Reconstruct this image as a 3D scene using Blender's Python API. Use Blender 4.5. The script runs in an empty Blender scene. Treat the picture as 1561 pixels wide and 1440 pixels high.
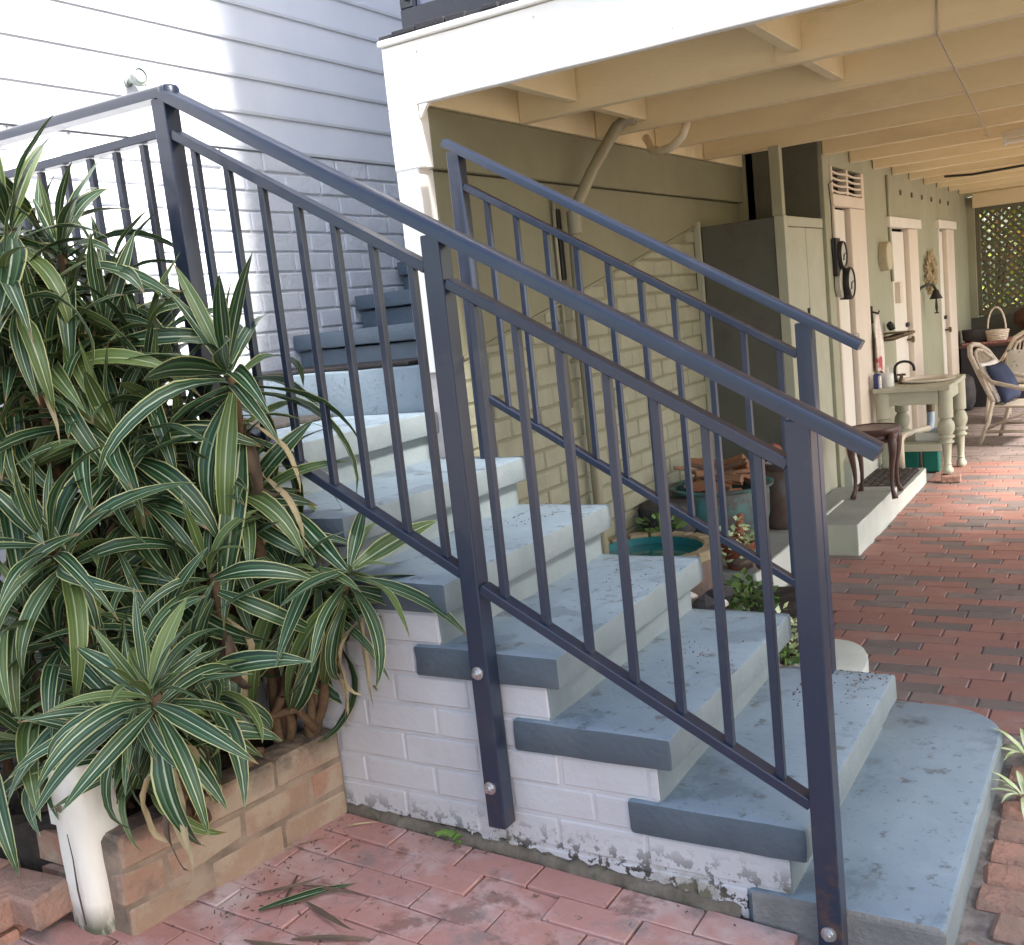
import bpy, bmesh, math, random
from mathutils import Vector, Matrix, Quaternion
random.seed(11)
S = bpy.context.scene
COL = S.collection
R = math.radians
# ------------------------------------------------------------------ camera, sky, sun, exposure
cam = bpy.data.objects.new('camera', bpy.data.cameras.new('camera'))
COL.objects.link(cam); S.camera = cam
cam.data.sensor_width = 36; cam.data.lens = 1584.823 / 1561 * 36
cam.data.clip_start = .05; cam.data.clip_end = 300
rt = Vector((.854, .509, -.106)).normalized(); fw = Vector((-.520, .841, -.149)).normalized()
dn = fw.cross(rt).normalized(); rt = dn.cross(fw)
M3 = Matrix((rt, -dn, -fw)).transposed()
cam.matrix_world = Matrix.Translation((.644, -2.109, 1.176)) @ M3.to_4x4()

SUN_EL, SUN_AZ = R(42), R(-9)          # direction towards the sun, in the ground plane
w = bpy.data.worlds.new('World'); S.world = w; w.use_nodes = True
nt = w.node_tree; bg = nt.nodes['Background']
sky = nt.nodes.new('ShaderNodeTexSky'); sky.sky_type = 'NISHITA'; sky.sun_disc = False
sky.sun_elevation = SUN_EL; sky.sun_rotation = math.pi / 2 - SUN_AZ
sky.air_density = 1.0; sky.dust_density = 2.5; sky.ozone_density = 1.0
nt.links.new(sky.outputs[0], bg.inputs[0]); bg.inputs[1].default_value = .15
sl = bpy.data.lights.new('sun', 'SUN'); sl.energy = 4.6; sl.angle = R(9); sl.color = (1, .96, .90)
sun = bpy.data.objects.new('sun', sl); COL.objects.link(sun)
sdir = Vector((math.cos(SUN_AZ) * math.cos(SUN_EL), math.sin(SUN_AZ) * math.cos(SUN_EL), math.sin(SUN_EL)))
sun.rotation_euler = sdir.to_track_quat('Z', 'Y').to_euler(); sun.location = (6, -4, 9)
S.view_settings.view_transform = 'Standard'; S.view_settings.look = 'None'
S.view_settings.exposure = 1.72; S.view_settings.gamma = 1; S.view_settings.use_curve_mapping = False
S.render.engine = 'CYCLES'
S.cycles.max_bounces = 8; S.cycles.diffuse_bounces = 5

# ------------------------------------------------------------------ materials
def mat(name, base, var=None, vs=4, rough=.6, bump=.15, bs=60, spots=(), rnd=None, rmix=1., spec=.4, metal=0, coat=0, grime=0, stretch=None, bump2=None):
    m = bpy.data.materials.new(name); m.use_nodes = True
    n = m.node_tree.nodes; L = m.node_tree.links; p = n['Principled BSDF']
    g = n.new('ShaderNodeNewGeometry'); pos = g.outputs['Position']
    if stretch:
        mp = n.new('ShaderNodeVectorMath'); mp.operation = 'MULTIPLY'; mp.inputs[1].default_value = stretch
        L.new(pos, mp.inputs[0]); pos = mp.outputs[0]
    def noise(sc, det=5, rg=.6):
        t = n.new('ShaderNodeTexNoise'); t.inputs['Scale'].default_value = sc; t.inputs['Detail'].default_value = det
        t.inputs['Roughness'].default_value = rg; L.new(pos, t.inputs['Vector']); return t.outputs[0]
    def rgb(c):
        return (c[0], c[1], c[2], 1)
    def mix(fac, a, b):
        x = n.new('ShaderNodeMix'); x.data_type = 'RGBA'
        for i, v in ((6, a), (7, b)):
            if isinstance(v, tuple): x.inputs[i].default_value = rgb(v)
            else: L.new(v, x.inputs[i])
        if isinstance(fac, float): x.inputs[0].default_value = fac
        else: L.new(fac, x.inputs[0])
        return x.outputs[2]
    def remap(s, lo, hi, amt=1.):
        r = n.new('ShaderNodeMapRange'); r.inputs[1].default_value = lo; r.inputs[2].default_value = hi
        r.inputs[3].default_value = 0; r.inputs[4].default_value = amt; r.clamp = True; L.new(s, r.inputs[0]); return r.outputs[0]
    def mul(a, b):
        x = n.new('ShaderNodeMath'); x.operation = 'MULTIPLY'; L.new(a, x.inputs[0]); L.new(b, x.inputs[1]); return x.outputs[0]
    c = base
    if rnd:
        oi = n.new('ShaderNodeObjectInfo'); cr = n.new('ShaderNodeValToRGB'); cr.color_ramp.interpolation = 'CONSTANT'
        e = cr.color_ramp.elements
        while len(e) < len(rnd): e.new(.5)
        for i, v in enumerate(rnd): e[i].position = i / len(rnd); e[i].color = rgb(v)
        L.new(oi.outputs['Random'], cr.inputs[0]); c = mix(rmix, base, cr.outputs[0])
    if var: c = mix(remap(noise(vs), .35, .68), c, var)
    for sp in spots:                    # colour, scale, lo, hi, amount, (z low, z high: full at low, none at high)
        f = remap(noise(sp[1], 8, .65), sp[2], sp[3], sp[4])
        if len(sp) > 5:
            sx = n.new('ShaderNodeSeparateXYZ'); L.new(g.outputs['Position'], sx.inputs[0])
            f = mul(f, remap(sx.outputs[2], sp[6], sp[5]))
        c = mix(f, c, sp[0])
    if isinstance(c, tuple): p.inputs['Base Color'].default_value = rgb(c)
    else: L.new(c, p.inputs['Base Color'])
    p.inputs['Roughness'].default_value = rough; p.inputs['Specular IOR Level'].default_value = spec
    p.inputs['Metallic'].default_value = metal; p.inputs['Coat Weight'].default_value = coat
    if bump:
        b = n.new('ShaderNodeBump'); b.inputs['Strength'].default_value = bump; b.inputs['Distance'].default_value = .01
        L.new(noise(bs, 6), b.inputs['Height']); o = b.outputs[0]
        if bump2:
            b2 = n.new('ShaderNodeBump'); b2.inputs['Strength'].default_value = bump2[1]; b2.inputs['Distance'].default_value = .02
            L.new(noise(bump2[0], 3), b2.inputs['Height']); L.new(o, b2.inputs['Normal']); o = b2.outputs[0]
        L.new(o, p.inputs['Normal'])
    return m

DIRT = (.055, .045, .035)
M = {}
M['steel'] = mat('powder coated steel', (.018, .026, .050), (.024, .032, .054), 3, .3, .04, 220, spec=.5, coat=.15, spots=[((.10, .095, .095), 7, .56, .74, .22), ((.13, .12, .115), 60, .68, .72, .4), ((.09, .05, .035), 26, .48, .60, .75, -.16, .04)])
M['bolt'] = mat('zinc bolt', (.55, .55, .55), rough=.3, metal=.9, bump=.05)
M['tread'] = mat('blue grey paving paint', (.225, .285, .335), (.175, .23, .275), 3, .5, .18, 90,
    spots=[((.12, .155, .185), 3.4, .55, .60, .65), ((.085, .09, .09), 16, .58, .64, .7), ((.09, .075, .06), 45, .63, .67, .6), ((.05, .05, .05), 55, .66, .70, .55), ((.33, .36, .37), 9, .58, .75, .4), ((.13, .10, .08), 30, .68, .72, .6)], bump2=(18, .12))
M['slate'] = mat('slate paint', (.075, .094, .112), (.095, .115, .132), 9, .55, .3, 70, spots=[((.02, .02, .02), 40, .72, .74, .7), ((.30, .29, .27), 25, .70, .74, .4)], bump2=(14, .3))
M['riser'] = mat('side lit tread paint', (.20, .23, .24), (.155, .185, .195), 6, .6, .2, 80, spots=[((.10, .08, .06), 18, .68, .74, .6)])  # tread paint retinted for the warmer light on right-facing sides
M['white_brick'] = mat('white painted brick', (.56, .54, .535), (.50, .475, .475), 5, .55, .16, 90,
    spots=[((.06, .05, .045), 26, .52, .54, 1.0, -.185, -.10), ((.20, .18, .11), 7, .48, .58, .7, -.21, -.12), ((.16, .14, .12), 34, .70, .73, .5)], bump2=(24, .12))
M['pier'] = mat('pinkish worn paint', (.55, .47, .46), (.72, .66, .64), 12, .6, .2, 60)
M['wall_white'] = mat('white paint', (.70, .72, .77), (.64, .67, .73), 3, .45, .08, 120)
M['wall_white_brick'] = mat('white painted wall brick', (.68, .70, .75), (.60, .63, .70), 6, .5, .3, 60, bump2=(20, .35))
M['skirt'] = mat('blue grey brick paint', (.10, .14, .18), (.13, .165, .2), 8, .6, .3, 60)
M['fascia'] = mat('white gloss paint', (.82, .80, .76), (.78, .75, .70), 5, .4, .06, 90, spots=[((.4, .35, .3), 30, .74, .77, .4)])
M['bitumen'] = mat('dark flashing', (.03, .03, .035), rough=.8, bump=.5, bs=120)
M['cream'] = mat('cream paint', (.82, .69, .45), (.76, .63, .40), 4, .5, .12, 90, spots=[((.25, .17, .09), 30, .68, .74, .5), ((.10, .07, .04), 75, .735, .75, .8), ((.52, .40, .24), 3, .55, .7, .4)], stretch=(.35, 1, 1))
M['olive'] = mat('olive paint', (.235, .225, .145), (.20, .19, .12), 3, .55, .1, 90, spots=[((.2, .17, .1), 12, .66, .76, .3)])
M['olive_brick'] = mat('olive painted brick', (.34, .335, .245), (.285, .28, .20), 6, .6, .3, 70, spots=[((.55, .52, .42), 14, .68, .74, .3)], bump2=(20, .3))
M['sage'] = mat('sage painted wall', (.345, .345, .25), (.295, .295, .205), 2.5, .55, .15, 80, spots=[((.12, .11, .08), 30, .68, .72, .4)], bump2=(12, .15))
M['door'] = mat('door paint', (.74, .71, .64), (.68, .64, .56), 3, .45, .06, 90, stretch=(1, 1, .3))
M['trim'] = mat('architrave paint', (.70, .62, .53), (.64, .56, .47), 4, .5, .08, 90, stretch=(1, 1, .3))
M['charcoal'] = mat('dark panel', (.095, .095, .078), (.11, .108, .085), 3, .5, .05, 90, spots=[((.55, .5, .4), 55, .72, .735, .8), ((.06, .06, .05), 4, .52, .66, .5)])
M['dark_fill'] = mat('painted dark fill', (.012, .011, .01), rough=.9, bump=0)
M['concrete'] = mat('painted concrete', (.31, .325, .30), (.25, .265, .24), 4, .7, .25, 60, spots=[((.5, .5, .46), 20, .70, .76, .4)])
M['kerb'] = mat('pale painted kerb', (.55, .57, .52), (.47, .49, .44), 5, .65, .25, 60, spots=[((.2, .19, .15), 24, .68, .74, .5)])
M['rawconc'] = mat('raw concrete', (.24, .225, .21), (.16, .15, .135), 9, .85, .6, 90)
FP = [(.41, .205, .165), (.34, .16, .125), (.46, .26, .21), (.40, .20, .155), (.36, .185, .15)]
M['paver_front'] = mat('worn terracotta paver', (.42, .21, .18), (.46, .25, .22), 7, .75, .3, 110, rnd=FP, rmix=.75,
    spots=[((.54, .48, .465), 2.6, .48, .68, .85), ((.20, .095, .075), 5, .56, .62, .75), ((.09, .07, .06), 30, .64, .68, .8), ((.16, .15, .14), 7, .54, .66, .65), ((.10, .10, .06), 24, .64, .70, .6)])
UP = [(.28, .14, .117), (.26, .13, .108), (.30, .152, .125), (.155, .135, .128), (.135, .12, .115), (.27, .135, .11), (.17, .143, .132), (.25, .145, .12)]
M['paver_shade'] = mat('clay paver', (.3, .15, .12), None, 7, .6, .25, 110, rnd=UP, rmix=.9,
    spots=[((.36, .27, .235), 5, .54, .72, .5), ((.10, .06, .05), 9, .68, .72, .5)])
M['old_brick'] = mat('tumbled brick', (.36, .19, .135), (.22, .15, .115), 9, .85, .6, 70, rnd=[(.38, .18, .13), (.30, .17, .13), (.24, .17, .13), (.40, .20, .14)], rmix=.6, spots=[((.07, .06, .05), 14, .58, .70, .7), ((.45, .38, .32), 26, .68, .74, .5)], bump2=(22, .5))
M['joint_sand'] = mat('joint grit', (.16, .135, .12), (.30, .26, .235), 30, .95, .6, 120)
M['planter_brick'] = mat('rendered planter brick', (.29, .17, .115), (.33, .23, .16), 7, .85, .45, 80, rnd=[(.30, .155, .105), (.27, .18, .12), (.33, .14, .09), (.29, .21, .14)], rmix=.6,
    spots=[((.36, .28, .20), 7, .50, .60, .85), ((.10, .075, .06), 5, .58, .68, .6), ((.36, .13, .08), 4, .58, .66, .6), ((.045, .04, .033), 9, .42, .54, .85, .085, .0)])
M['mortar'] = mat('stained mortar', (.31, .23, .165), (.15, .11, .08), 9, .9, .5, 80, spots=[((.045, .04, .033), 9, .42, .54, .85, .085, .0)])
M['moss'] = mat('mossy mortar', (.12, .095, .07), (.20, .17, .13), 14, .95, .7, 60, spots=[((.06, .08, .03), 20, .56, .68, .7)])
M['soil'] = mat('dark soil', (.028, .021, .016), (.05, .037, .027), 20, .95, .8, 50)
M['ground'] = mat('yard earth', (.30, .25, .20), (.24, .21, .15), .6, .95, .5, 12)
M['post_white'] = mat('peeling white timber', (.78, .74, .67), (.70, .64, .54), 9, .6, .25, 40, spots=[((.12, .10, .07), 30, .72, .75, .7), ((.07, .075, .04), 14, .38, .5, .95, -.155, -.09)], stretch=(1, 1, .35))
M['post_crack'] = mat('timber crack', (.05, .04, .03), rough=.9, bump=0)
M['cane'] = mat('brown cane', (.15, .09, .045), (.085, .05, .028), 26, .8, .5, 90)
M['dead'] = mat('dead leaf', (.13, .085, .055), (.08, .055, .038), 14, .8, .2, 60)
M['straw'] = mat('straw leaf', (.42, .34, .2), (.30, .23, .13), 14, .7, .2, 60)
M['weed'] = mat('weed leaf', (.13, .24, .035), (.19, .30, .06), 20, .5, .1, 60)
M['leafvar'] = mat('variegated leaf', (.33, .42, .17), (.62, .66, .42), 25, .5, .1, 60)
M['leaf_gr'] = mat('green leaf', (.065, .13, .035), (.12, .19, .05), 12, .45, .1, 60)
M['leaf_lime'] = mat('lime leaf', (.22, .34, .05), (.60, .56, .06), 3, .45, .1, 60)
M['leaf_red'] = mat('orange leaf', (.45, .10, .04), (.5, .3, .04), 6, .45, .1, 60)
M['pvc'] = mat('painted pipe', (.30, .27, .185), (.25, .225, .15), 6, .4, .05, 90)
M['pvc_cream'] = mat('cream pipe', (.68, .60, .46), (.60, .52, .38), 8, .4, .05, 90)
M['pvc_blue'] = mat('blue grey fitting', (.42, .50, .60), rough=.4, bump=0)
M['iron'] = mat('black iron', (.02, .019, .018), rough=.5, bump=.2)
M['dial'] = mat('pale dial', (.48, .47, .40), (.40, .38, .32), 12, .5, .05)
M['slice'] = mat('pale timber disc', (.50, .45, .32), (.40, .35, .24), 14, .6, .15)
M['sagewood'] = mat('sage painted timber', (.42, .42, .325), (.37, .37, .28), 7, .5, .12, 60)
M['ceramic'] = mat('ceramic', (.72, .66, .58), rough=.15, bump=0, coat=.3)
M['white_plastic'] = mat('white plastic', (.66, .66, .62), rough=.4, bump=0)
M['blue_can'] = mat('blue can', (.03, .045, .16), rough=.3, bump=0)
M['silver'] = mat('chrome', (.6, .6, .6), rough=.25, metal=1, bump=0)
M['bronze'] = mat('aged brass', (.12, .09, .06), (.2, .15, .1), 30, .35, .1, metal=.7)
M['towel'] = mat('printed towel', (.72, .62, .58), (.78, .72, .66), 12, .9, .3, 150, spots=[((.45, .05, .06), 9, .55, .6, .9, .62, .9), ((.35, .38, .06), 13, .62, .66, .9)])
M['green_tin'] = mat('green tin', (.012, .16, .115), (.01, .12, .09), 6, .35, .05)
M['darkwood'] = mat('dark stained timber', (.065, .032, .028), (.10, .05, .04), 10, .35, .1, 60, stretch=(1, .2, 1))
M['rubber'] = mat('black rubber', (.025, .023, .022), (.05, .04, .035), 30, .75, .2)
M['mat_pale'] = mat('mat ridge', (.085, .07, .06), (.05, .04, .035), 20, .8, .3)
M['copper'] = mat('verdigris copper', (.06, .062, .065), (.11, .085, .07), 5, .5, .15, 60, spots=[((.06, .24, .23), 5.5, .45, .56, .9, .16, -.04), ((.07, .14, .15), 8, .5, .65, .6)])
M['firewood'] = mat('split firewood', (.20, .09, .045), (.28, .14, .07), 14, .8, .5, 50, rnd=[(.24, .09, .045), (.14, .10, .08), (.27, .11, .05), (.10, .08, .07)], rmix=.7, stretch=(.3, 1, 1))
M['jar'] = mat('brown glazed jar', (.075, .05, .04), (.13, .09, .07), 7, .35, .05)
M['aqua'] = mat('aqua glazed basin', (.02, .17, .175), (.02, .14, .145), 4, .25, .05)
M['water'] = mat('still water', (.015, .15, .155), (.012, .11, .12), 3, .06, .02, 20, spec=.5)
M['sandstone'] = mat('sandstone rim', (.36, .28, .17), (.26, .21, .13), 14, .85, .4, 60)
M['terracotta'] = mat('terracotta', (.30, .09, .05), (.22, .07, .045), 10, .7, .2)
M['stone_dark'] = mat('dark stone', (.035, .035, .04), (.07, .065, .065), 14, .7, .4, 50)
M['stone_pale'] = mat('pale stone', (.50, .47, .43), (.35, .32, .28), 18, .7, .3, 50)
M['rockbrown'] = mat('brown rock', (.20, .13, .10), (.13, .10, .085), 12, .8, .5, 50)
M['lath'] = mat('olive lattice timber', (.12, .115, .075), (.15, .14, .095), 8, .7, .2)
M['wicker'] = mat('cream cane', (.72, .64, .53), (.60, .51, .40), 20, .6, .3, 80)
M['cane_grey'] = mat('weathered cane', (.48, .42, .35), (.36, .30, .24), 20, .65, .3, 80)
M['cush_navy'] = mat('navy cushion', (.025, .035, .075), (.035, .045, .09), 20, .9, .3, 200)
M['cush_white'] = mat('white cushion', (.68, .65, .64), (.72, .70, .68), 12, .9, .3, 200, spots=[((.12, .15, .2), 16, .60, .63, .8)])
M['blackcloth'] = mat('dark table side', (.02, .02, .024), (.03, .028, .03), 5, .7, .1)
M['pinkcloth'] = mat('red woven mat', (.30, .09, .08), (.45, .28, .24), 30, .9, .4, 120)
M['bark'] = mat('charred log', (.06, .035, .025), (.13, .06, .035), 8, .9, .6, 30)
M['tube'] = mat('fluorescent tube off', (.72, .68, .58), rough=.3, bump=0)
M['glass_dark'] = mat('dark window glass', (.10, .12, .19), (.12, .14, .21), 2, .12, 0, spec=.6)
M['alum'] = mat('dark window frame', (.02, .023, .035), rough=.4, bump=.02)
M['grass'] = mat('grass', (.07, .11, .03), (.11, .14, .04), 3, .9, .4, 30)
M['grey_lamp'] = mat('grey lamp metal', (.25, .28, .26), (.18, .2, .19), 30, .4, .1)
M['lens'] = mat('lamp lens', (.40, .46, .46), rough=.2, bump=.1)
M['roof'] = mat('roof sheet', (.18, .13, .12), rough=.6)

def leaf_mat():
    m = bpy.data.materials.new('striped dracaena leaf'); m.use_nodes = True
    n = m.node_tree.nodes; L = m.node_tree.links; p = n['Principled BSDF']
    uv = n.new('ShaderNodeUVMap'); uv.uv_map = 'UVMap'
    sx = n.new('ShaderNodeSeparateXYZ'); L.new(uv.outputs[0], sx.inputs[0])
    oi = n.new('ShaderNodeObjectInfo')
    tn = n.new('ShaderNodeTexNoise'); tn.noise_dimensions = '2D'; tn.inputs['Scale'].default_value = 1.0; tn.inputs['Detail'].default_value = 3
    sc = n.new('ShaderNodeVectorMath'); sc.operation = 'MULTIPLY_ADD'; sc.inputs[1].default_value = (9, .6, 0)
    L.new(uv.outputs[0], sc.inputs[0])
    cmb = n.new('ShaderNodeCombineXYZ'); mm = n.new('ShaderNodeMath'); mm.operation = 'MULTIPLY'; mm.inputs[1].default_value = 50
    L.new(oi.outputs['Random'], mm.inputs[0]); L.new(mm.outputs[0], cmb.inputs[0]); L.new(mm.outputs[0], cmb.inputs[1]); L.new(cmb.outputs[0], sc.inputs[2])
    L.new(sc.outputs[0], tn.inputs['Vector'])
    # wobble the stripe position slightly
    wb = n.new('ShaderNodeMath'); wb.operation = 'MULTIPLY_ADD'; wb.inputs[1].default_value = .10; L.new(tn.outputs[0], wb.inputs[0]); 
    sb = n.new('ShaderNodeMath'); sb.operation = 'SUBTRACT'; sb.inputs[1].default_value = .05; L.new(sx.outputs[0], sb.inputs[0]); L.new(sb.outputs[0], wb.inputs[2])
    cr = n.new('ShaderNodeValToRGB'); e = cr.color_ramp.elements
    dk, md, cm, wh = (.011, .034, .014, 1), (.034, .084, .029, 1), (.40, .42, .19, 1), (.38, .44, .30, 1)
    st = [(0, cm), (.045, cm), (.07, dk), (.2, md), (.25, (.10, .17, .09, 1)), (.28, dk), (.45, md), (.475, wh), (.515, wh), (.54, dk), (.72, md), (.75, (.09, .15, .08, 1)), (.79, dk), (.935, dk), (.96, cm), (1, cm)]
    while len(e) < len(st): e.new(.5)
    for i, (q, c) in enumerate(st): e[i].position = q; e[i].color = c
    L.new(wb.outputs[0], cr.inputs[0])
    # some leaves are yellower (young or ageing)
    yr = n.new('ShaderNodeMapRange'); yr.inputs[1].default_value = .70; yr.inputs[2].default_value = 1.; yr.inputs[4].default_value = .55; L.new(oi.outputs['Random'], yr.inputs[0])
    mx = n.new('ShaderNodeMix'); mx.data_type = 'RGBA'; mx.inputs[7].default_value = (.17, .22, .05, 1); L.new(yr.outputs[0], mx.inputs[0]); L.new(cr.outputs[0], mx.inputs[6])
    tp_ = n.new('ShaderNodeMapRange'); tp_.inputs[1].default_value = .90; tp_.inputs[2].default_value = .97; L.new(sx.outputs[1], tp_.inputs[0])
    rr2 = n.new('ShaderNodeMath'); rr2.operation = 'FRACT'; r3 = n.new('ShaderNodeMath'); r3.operation = 'MULTIPLY'; r3.inputs[1].default_value = 7.3; L.new(oi.outputs['Random'], r3.inputs[0]); L.new(r3.outputs[0], rr2.inputs[0])
    gt = n.new('ShaderNodeMath'); gt.operation = 'GREATER_THAN'; gt.inputs[1].default_value = .55; L.new(rr2.outputs[0], gt.inputs[0])
    ml = n.new('ShaderNodeMath'); ml.operation = 'MULTIPLY'; L.new(gt.outputs[0], ml.inputs[0]); L.new(tp_.outputs[0], ml.inputs[1])
    mx2 = n.new('ShaderNodeMix'); mx2.data_type = 'RGBA'; mx2.inputs[7].default_value = (.20, .13, .06, 1); L.new(ml.outputs[0], mx2.inputs[0]); L.new(mx.outputs[2], mx2.inputs[6]); mx = mx2
    L.new(mx.outputs[2], p.inputs['Base Color']); p.inputs['Roughness'].default_value = .4; p.inputs['Specular IOR Level'].default_value = .4
    b = n.new('ShaderNodeBump'); b.inputs['Strength'].default_value = .35; b.inputs['Distance'].default_value = .003; L.new(tn.outputs[0], b.inputs['Height']); L.new(b.outputs[0], p.inputs['Normal'])
    return m
M['leaf'] = leaf_mat()

# ------------------------------------------------------------------ mesh helpers
WL = {}                                     # world location of every object built (nothing that has children is rotated)
def wl(o): return WL.get(o.name, Vector((0, 0, 0))) if o else Vector((0, 0, 0))
class MB:
    def __init__(s): s.v = []; s.f = []
    def add(s, v, f):
        k = len(s.v); s.v += [tuple(x) for x in v]; s.f += [tuple(i + k for i in q) for q in f]; return s
    def box(s, x0, x1, y0, y1, z0, z1):
        return s.add([(x0, y0, z0), (x1, y0, z0), (x1, y1, z0), (x0, y1, z0), (x0, y0, z1), (x1, y0, z1), (x1, y1, z1), (x0, y1, z1)],
                     [(0, 3, 2, 1), (4, 5, 6, 7), (0, 1, 5, 4), (1, 2, 6, 5), (2, 3, 7, 6), (3, 0, 4, 7)])
    def beam(s, a, b, wd, ht, up=(0, 0, 1)):
        a = Vector(a); b = Vector(b); d = (b - a).normalized(); u = Vector(up); r = d.cross(u).normalized(); u = r.cross(d)
        r *= wd / 2; u *= ht / 2; v = []
        for q in (a, b): v += [q - r - u, q + r - u, q + r + u, q - r + u]
        return s.add(v, [(0, 3, 2, 1), (4, 5, 6, 7), (0, 1, 5, 4), (1, 2, 6, 5), (2, 3, 7, 6), (3, 0, 4, 7)])
    def sweep(s, prof, a, b, up=(0, 0, 1)):
        a = Vector(a); b = Vector(b); d = (b - a).normalized(); u = Vector(up); r = d.cross(u).normalized(); u = r.cross(d); n = len(prof)
        v = [q + r * x + u * y for q in (a, b) for x, y in prof]
        f = [(i, (i + 1) % n, n + (i + 1) % n, n + i) for i in range(n)] + [tuple(range(n))[::-1], tuple(range(n, 2 * n))]
        return s.add(v, f)
    def tube(s, pts, r, n=10, caps=True):
        pts = [Vector(p) for p in pts]; rs = r if isinstance(r, (list, tuple)) else [r] * len(pts); v = []; u = None
        for i, p in enumerate(pts):
            d = (pts[min(i + 1, len(pts) - 1)] - pts[max(i - 1, 0)]).normalized()
            if u is None: u = d.orthogonal().normalized()
            u = (u - d * u.dot(d)).normalized(); x = d.cross(u)
            v += [p + (u * math.cos(2 * math.pi * k / n) + x * math.sin(2 * math.pi * k / n)) * rs[i] for k in range(n)]
        f = [(i * n + k, i * n + (k + 1) % n, (i + 1) * n + (k + 1) % n, (i + 1) * n + k) for i in range(len(pts) - 1) for k in range(n)]
        if caps: f += [tuple(range(n))[::-1], tuple(range((len(pts) - 1) * n, len(pts) * n))]
        return s.add(v, f)
    def lathe(s, prof, c=(0, 0, 0), n=24, sx=1, sy=1, axis='z'):
        v = []; 
        for r, z in prof:
            for k in range(n):
                a = 2 * math.pi * k / n; x, y = r * math.cos(a) * sx, r * math.sin(a) * sy
                v.append((c[0] + x, c[1] + y, c[2] + z) if axis == 'z' else ((c[0] + z, c[1] + x, c[2] + y) if axis == 'x' else (c[0] + x, c[1] + z, c[2] + y)))
        m = len(prof); f = [(i * n + k, i * n + (k + 1) % n, (i + 1) * n + (k + 1) % n, (i + 1) * n + k) for i in range(m - 1) for k in range(n)]
        if prof[0][0] > 1e-5: f.append(tuple(range(n))[::-1])
        if prof[-1][0] > 1e-5: f.append(tuple(range((m - 1) * n, m * n)))
        return s.add(v, f)
    def rock(s, c, r, sd=0, n=2, sq=(1, 1, 1)):
        bm = bmesh.new(); bmesh.ops.create_icosphere(bm, subdivisions=n, radius=1); rg = random.Random(sd)
        k = [Vector((rg.uniform(-1, 1), rg.uniform(-1, 1), rg.uniform(-1, 1))).normalized() for _ in range(7)]; a = [rg.uniform(.75, 1) for _ in k]
        vs = []
        for q in bm.verts:
            m = 1.
            for kk, aa in zip(k, a):
                t = q.co.dot(kk)
                if t > aa * .8: m = min(m, aa * .8 / t)
            q.co *= m; vs.append((c[0] + q.co.x * r * sq[0], c[1] + q.co.y * r * sq[1], c[2] + q.co.z * r * sq[2]))
        bm.verts.index_update(); fs = [tuple(x.index for x in fc.verts) for fc in bm.faces]; bm.free()
        return s.add(vs, fs)
    def mesh(s, name, bevel=0, seg=1, smooth=False, mats=(), pick=None):
        bm = bmesh.new(); vv = [bm.verts.new(v) for v in s.v]
        for q in s.f:
            try: bm.faces.new([vv[i] for i in q])
            except ValueError: pass
        bmesh.ops.remove_doubles(bm, verts=bm.verts, dist=1e-6)
        bmesh.ops.recalc_face_normals(bm, faces=bm.faces)
        if bevel:
            ed = [e for e in bm.edges if len(e.link_faces) == 2 and e.calc_face_angle() > R(28)]
            bmesh.ops.bevel(bm, geom=ed, offset=bevel, segments=seg, affect='EDGES', profile=.5, clamp_overlap=True)
        me = bpy.data.meshes.new(name)
        if pick:
            bm.normal_update()
            for fc in bm.faces: fc.material_index = pick(fc.normal, fc.calc_center_median())
        bm.to_mesh(me); bm.free()
        for m in mats: me.materials.append(m)
        if smooth:
            for pl in me.polygons: pl.use_smooth = True
            if smooth != True: 
                try: me.set_sharp_from_angle(angle=R(smooth))
                except Exception: pass
        return me
    def build(s, name, m, parent=None, bevel=0, seg=1, smooth=False, label=None, cat=None, group=None, kind=None, pick=None):
        v = [Vector(x) for x in s.v]
        lo = Vector((min(x.x for x in v), min(x.y for x in v), min(x.z for x in v))); hi = Vector((max(x.x for x in v), max(x.y for x in v), max(x.z for x in v)))
        c = Vector(((lo.x + hi.x) / 2, (lo.y + hi.y) / 2, lo.z)); s.v = [tuple(x - c) for x in v]
        ms = [M[k] for k in (m if isinstance(m, (list, tuple)) else [m])]
        pk = (lambda n_, c_: pick(n_, c_ + c)) if pick else None
        return link(name, s.mesh(name, bevel, seg, smooth, ms, pk), c, parent, label=label, cat=cat, group=group, kind=kind)
def tag(o, label=None, cat=None, group=None, kind=None):
    for k, v in (('label', label), ('category', cat), ('group', group), ('kind', kind)):
        if v: o[k] = v
    return o
def link(name, me, loc, parent=None, rot=None, scale=None, **kw):
    o = bpy.data.objects.new(name, me); COL.objects.link(o); WL[o.name] = Vector(loc)
    o.parent = parent; o.location = Vector(loc) - wl(parent)
    if rot is not None:
        if isinstance(rot, Quaternion): o.rotation_mode = 'QUATERNION'; o.rotation_quaternion = rot
        else: o.rotation_euler = rot
    if scale is not None: o.scale = scale
    return tag(o, **kw)
def thing(name, label, cat, loc, group=None): return link(name, None, loc, None, label=label, cat=cat, group=group)
def struct(name, loc): return link(name, None, loc, None, kind='structure')
def box(x0, x1, y0, y1, z0, z1): return MB().box(x0, x1, y0, y1, z0, z1)
def P(name, m, parent, *b, bevel=.003, label=None, seg=1): return box(*b).build(name, m, parent, bevel, seg, label=label)
_BR = {}
def brick_mesh(m, L, D, H, bev=.004, jit=.0015, k=4):
    key = (m, L, D, H)
    if key not in _BR:
        l = []
        for i in range(k):
            b = MB(); rg = random.Random(i + int(L * 1000)); b.box(-L / 2, L / 2, -D / 2, D / 2, -H / 2, H / 2)
            b.v = [tuple(c + rg.uniform(-jit, jit) for c in v) for v in b.v]
            l.append(b.mesh('brick', bev, 1, False, [M[m]]))
        _BR[key] = l
    return random.choice(_BR[key])
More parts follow.
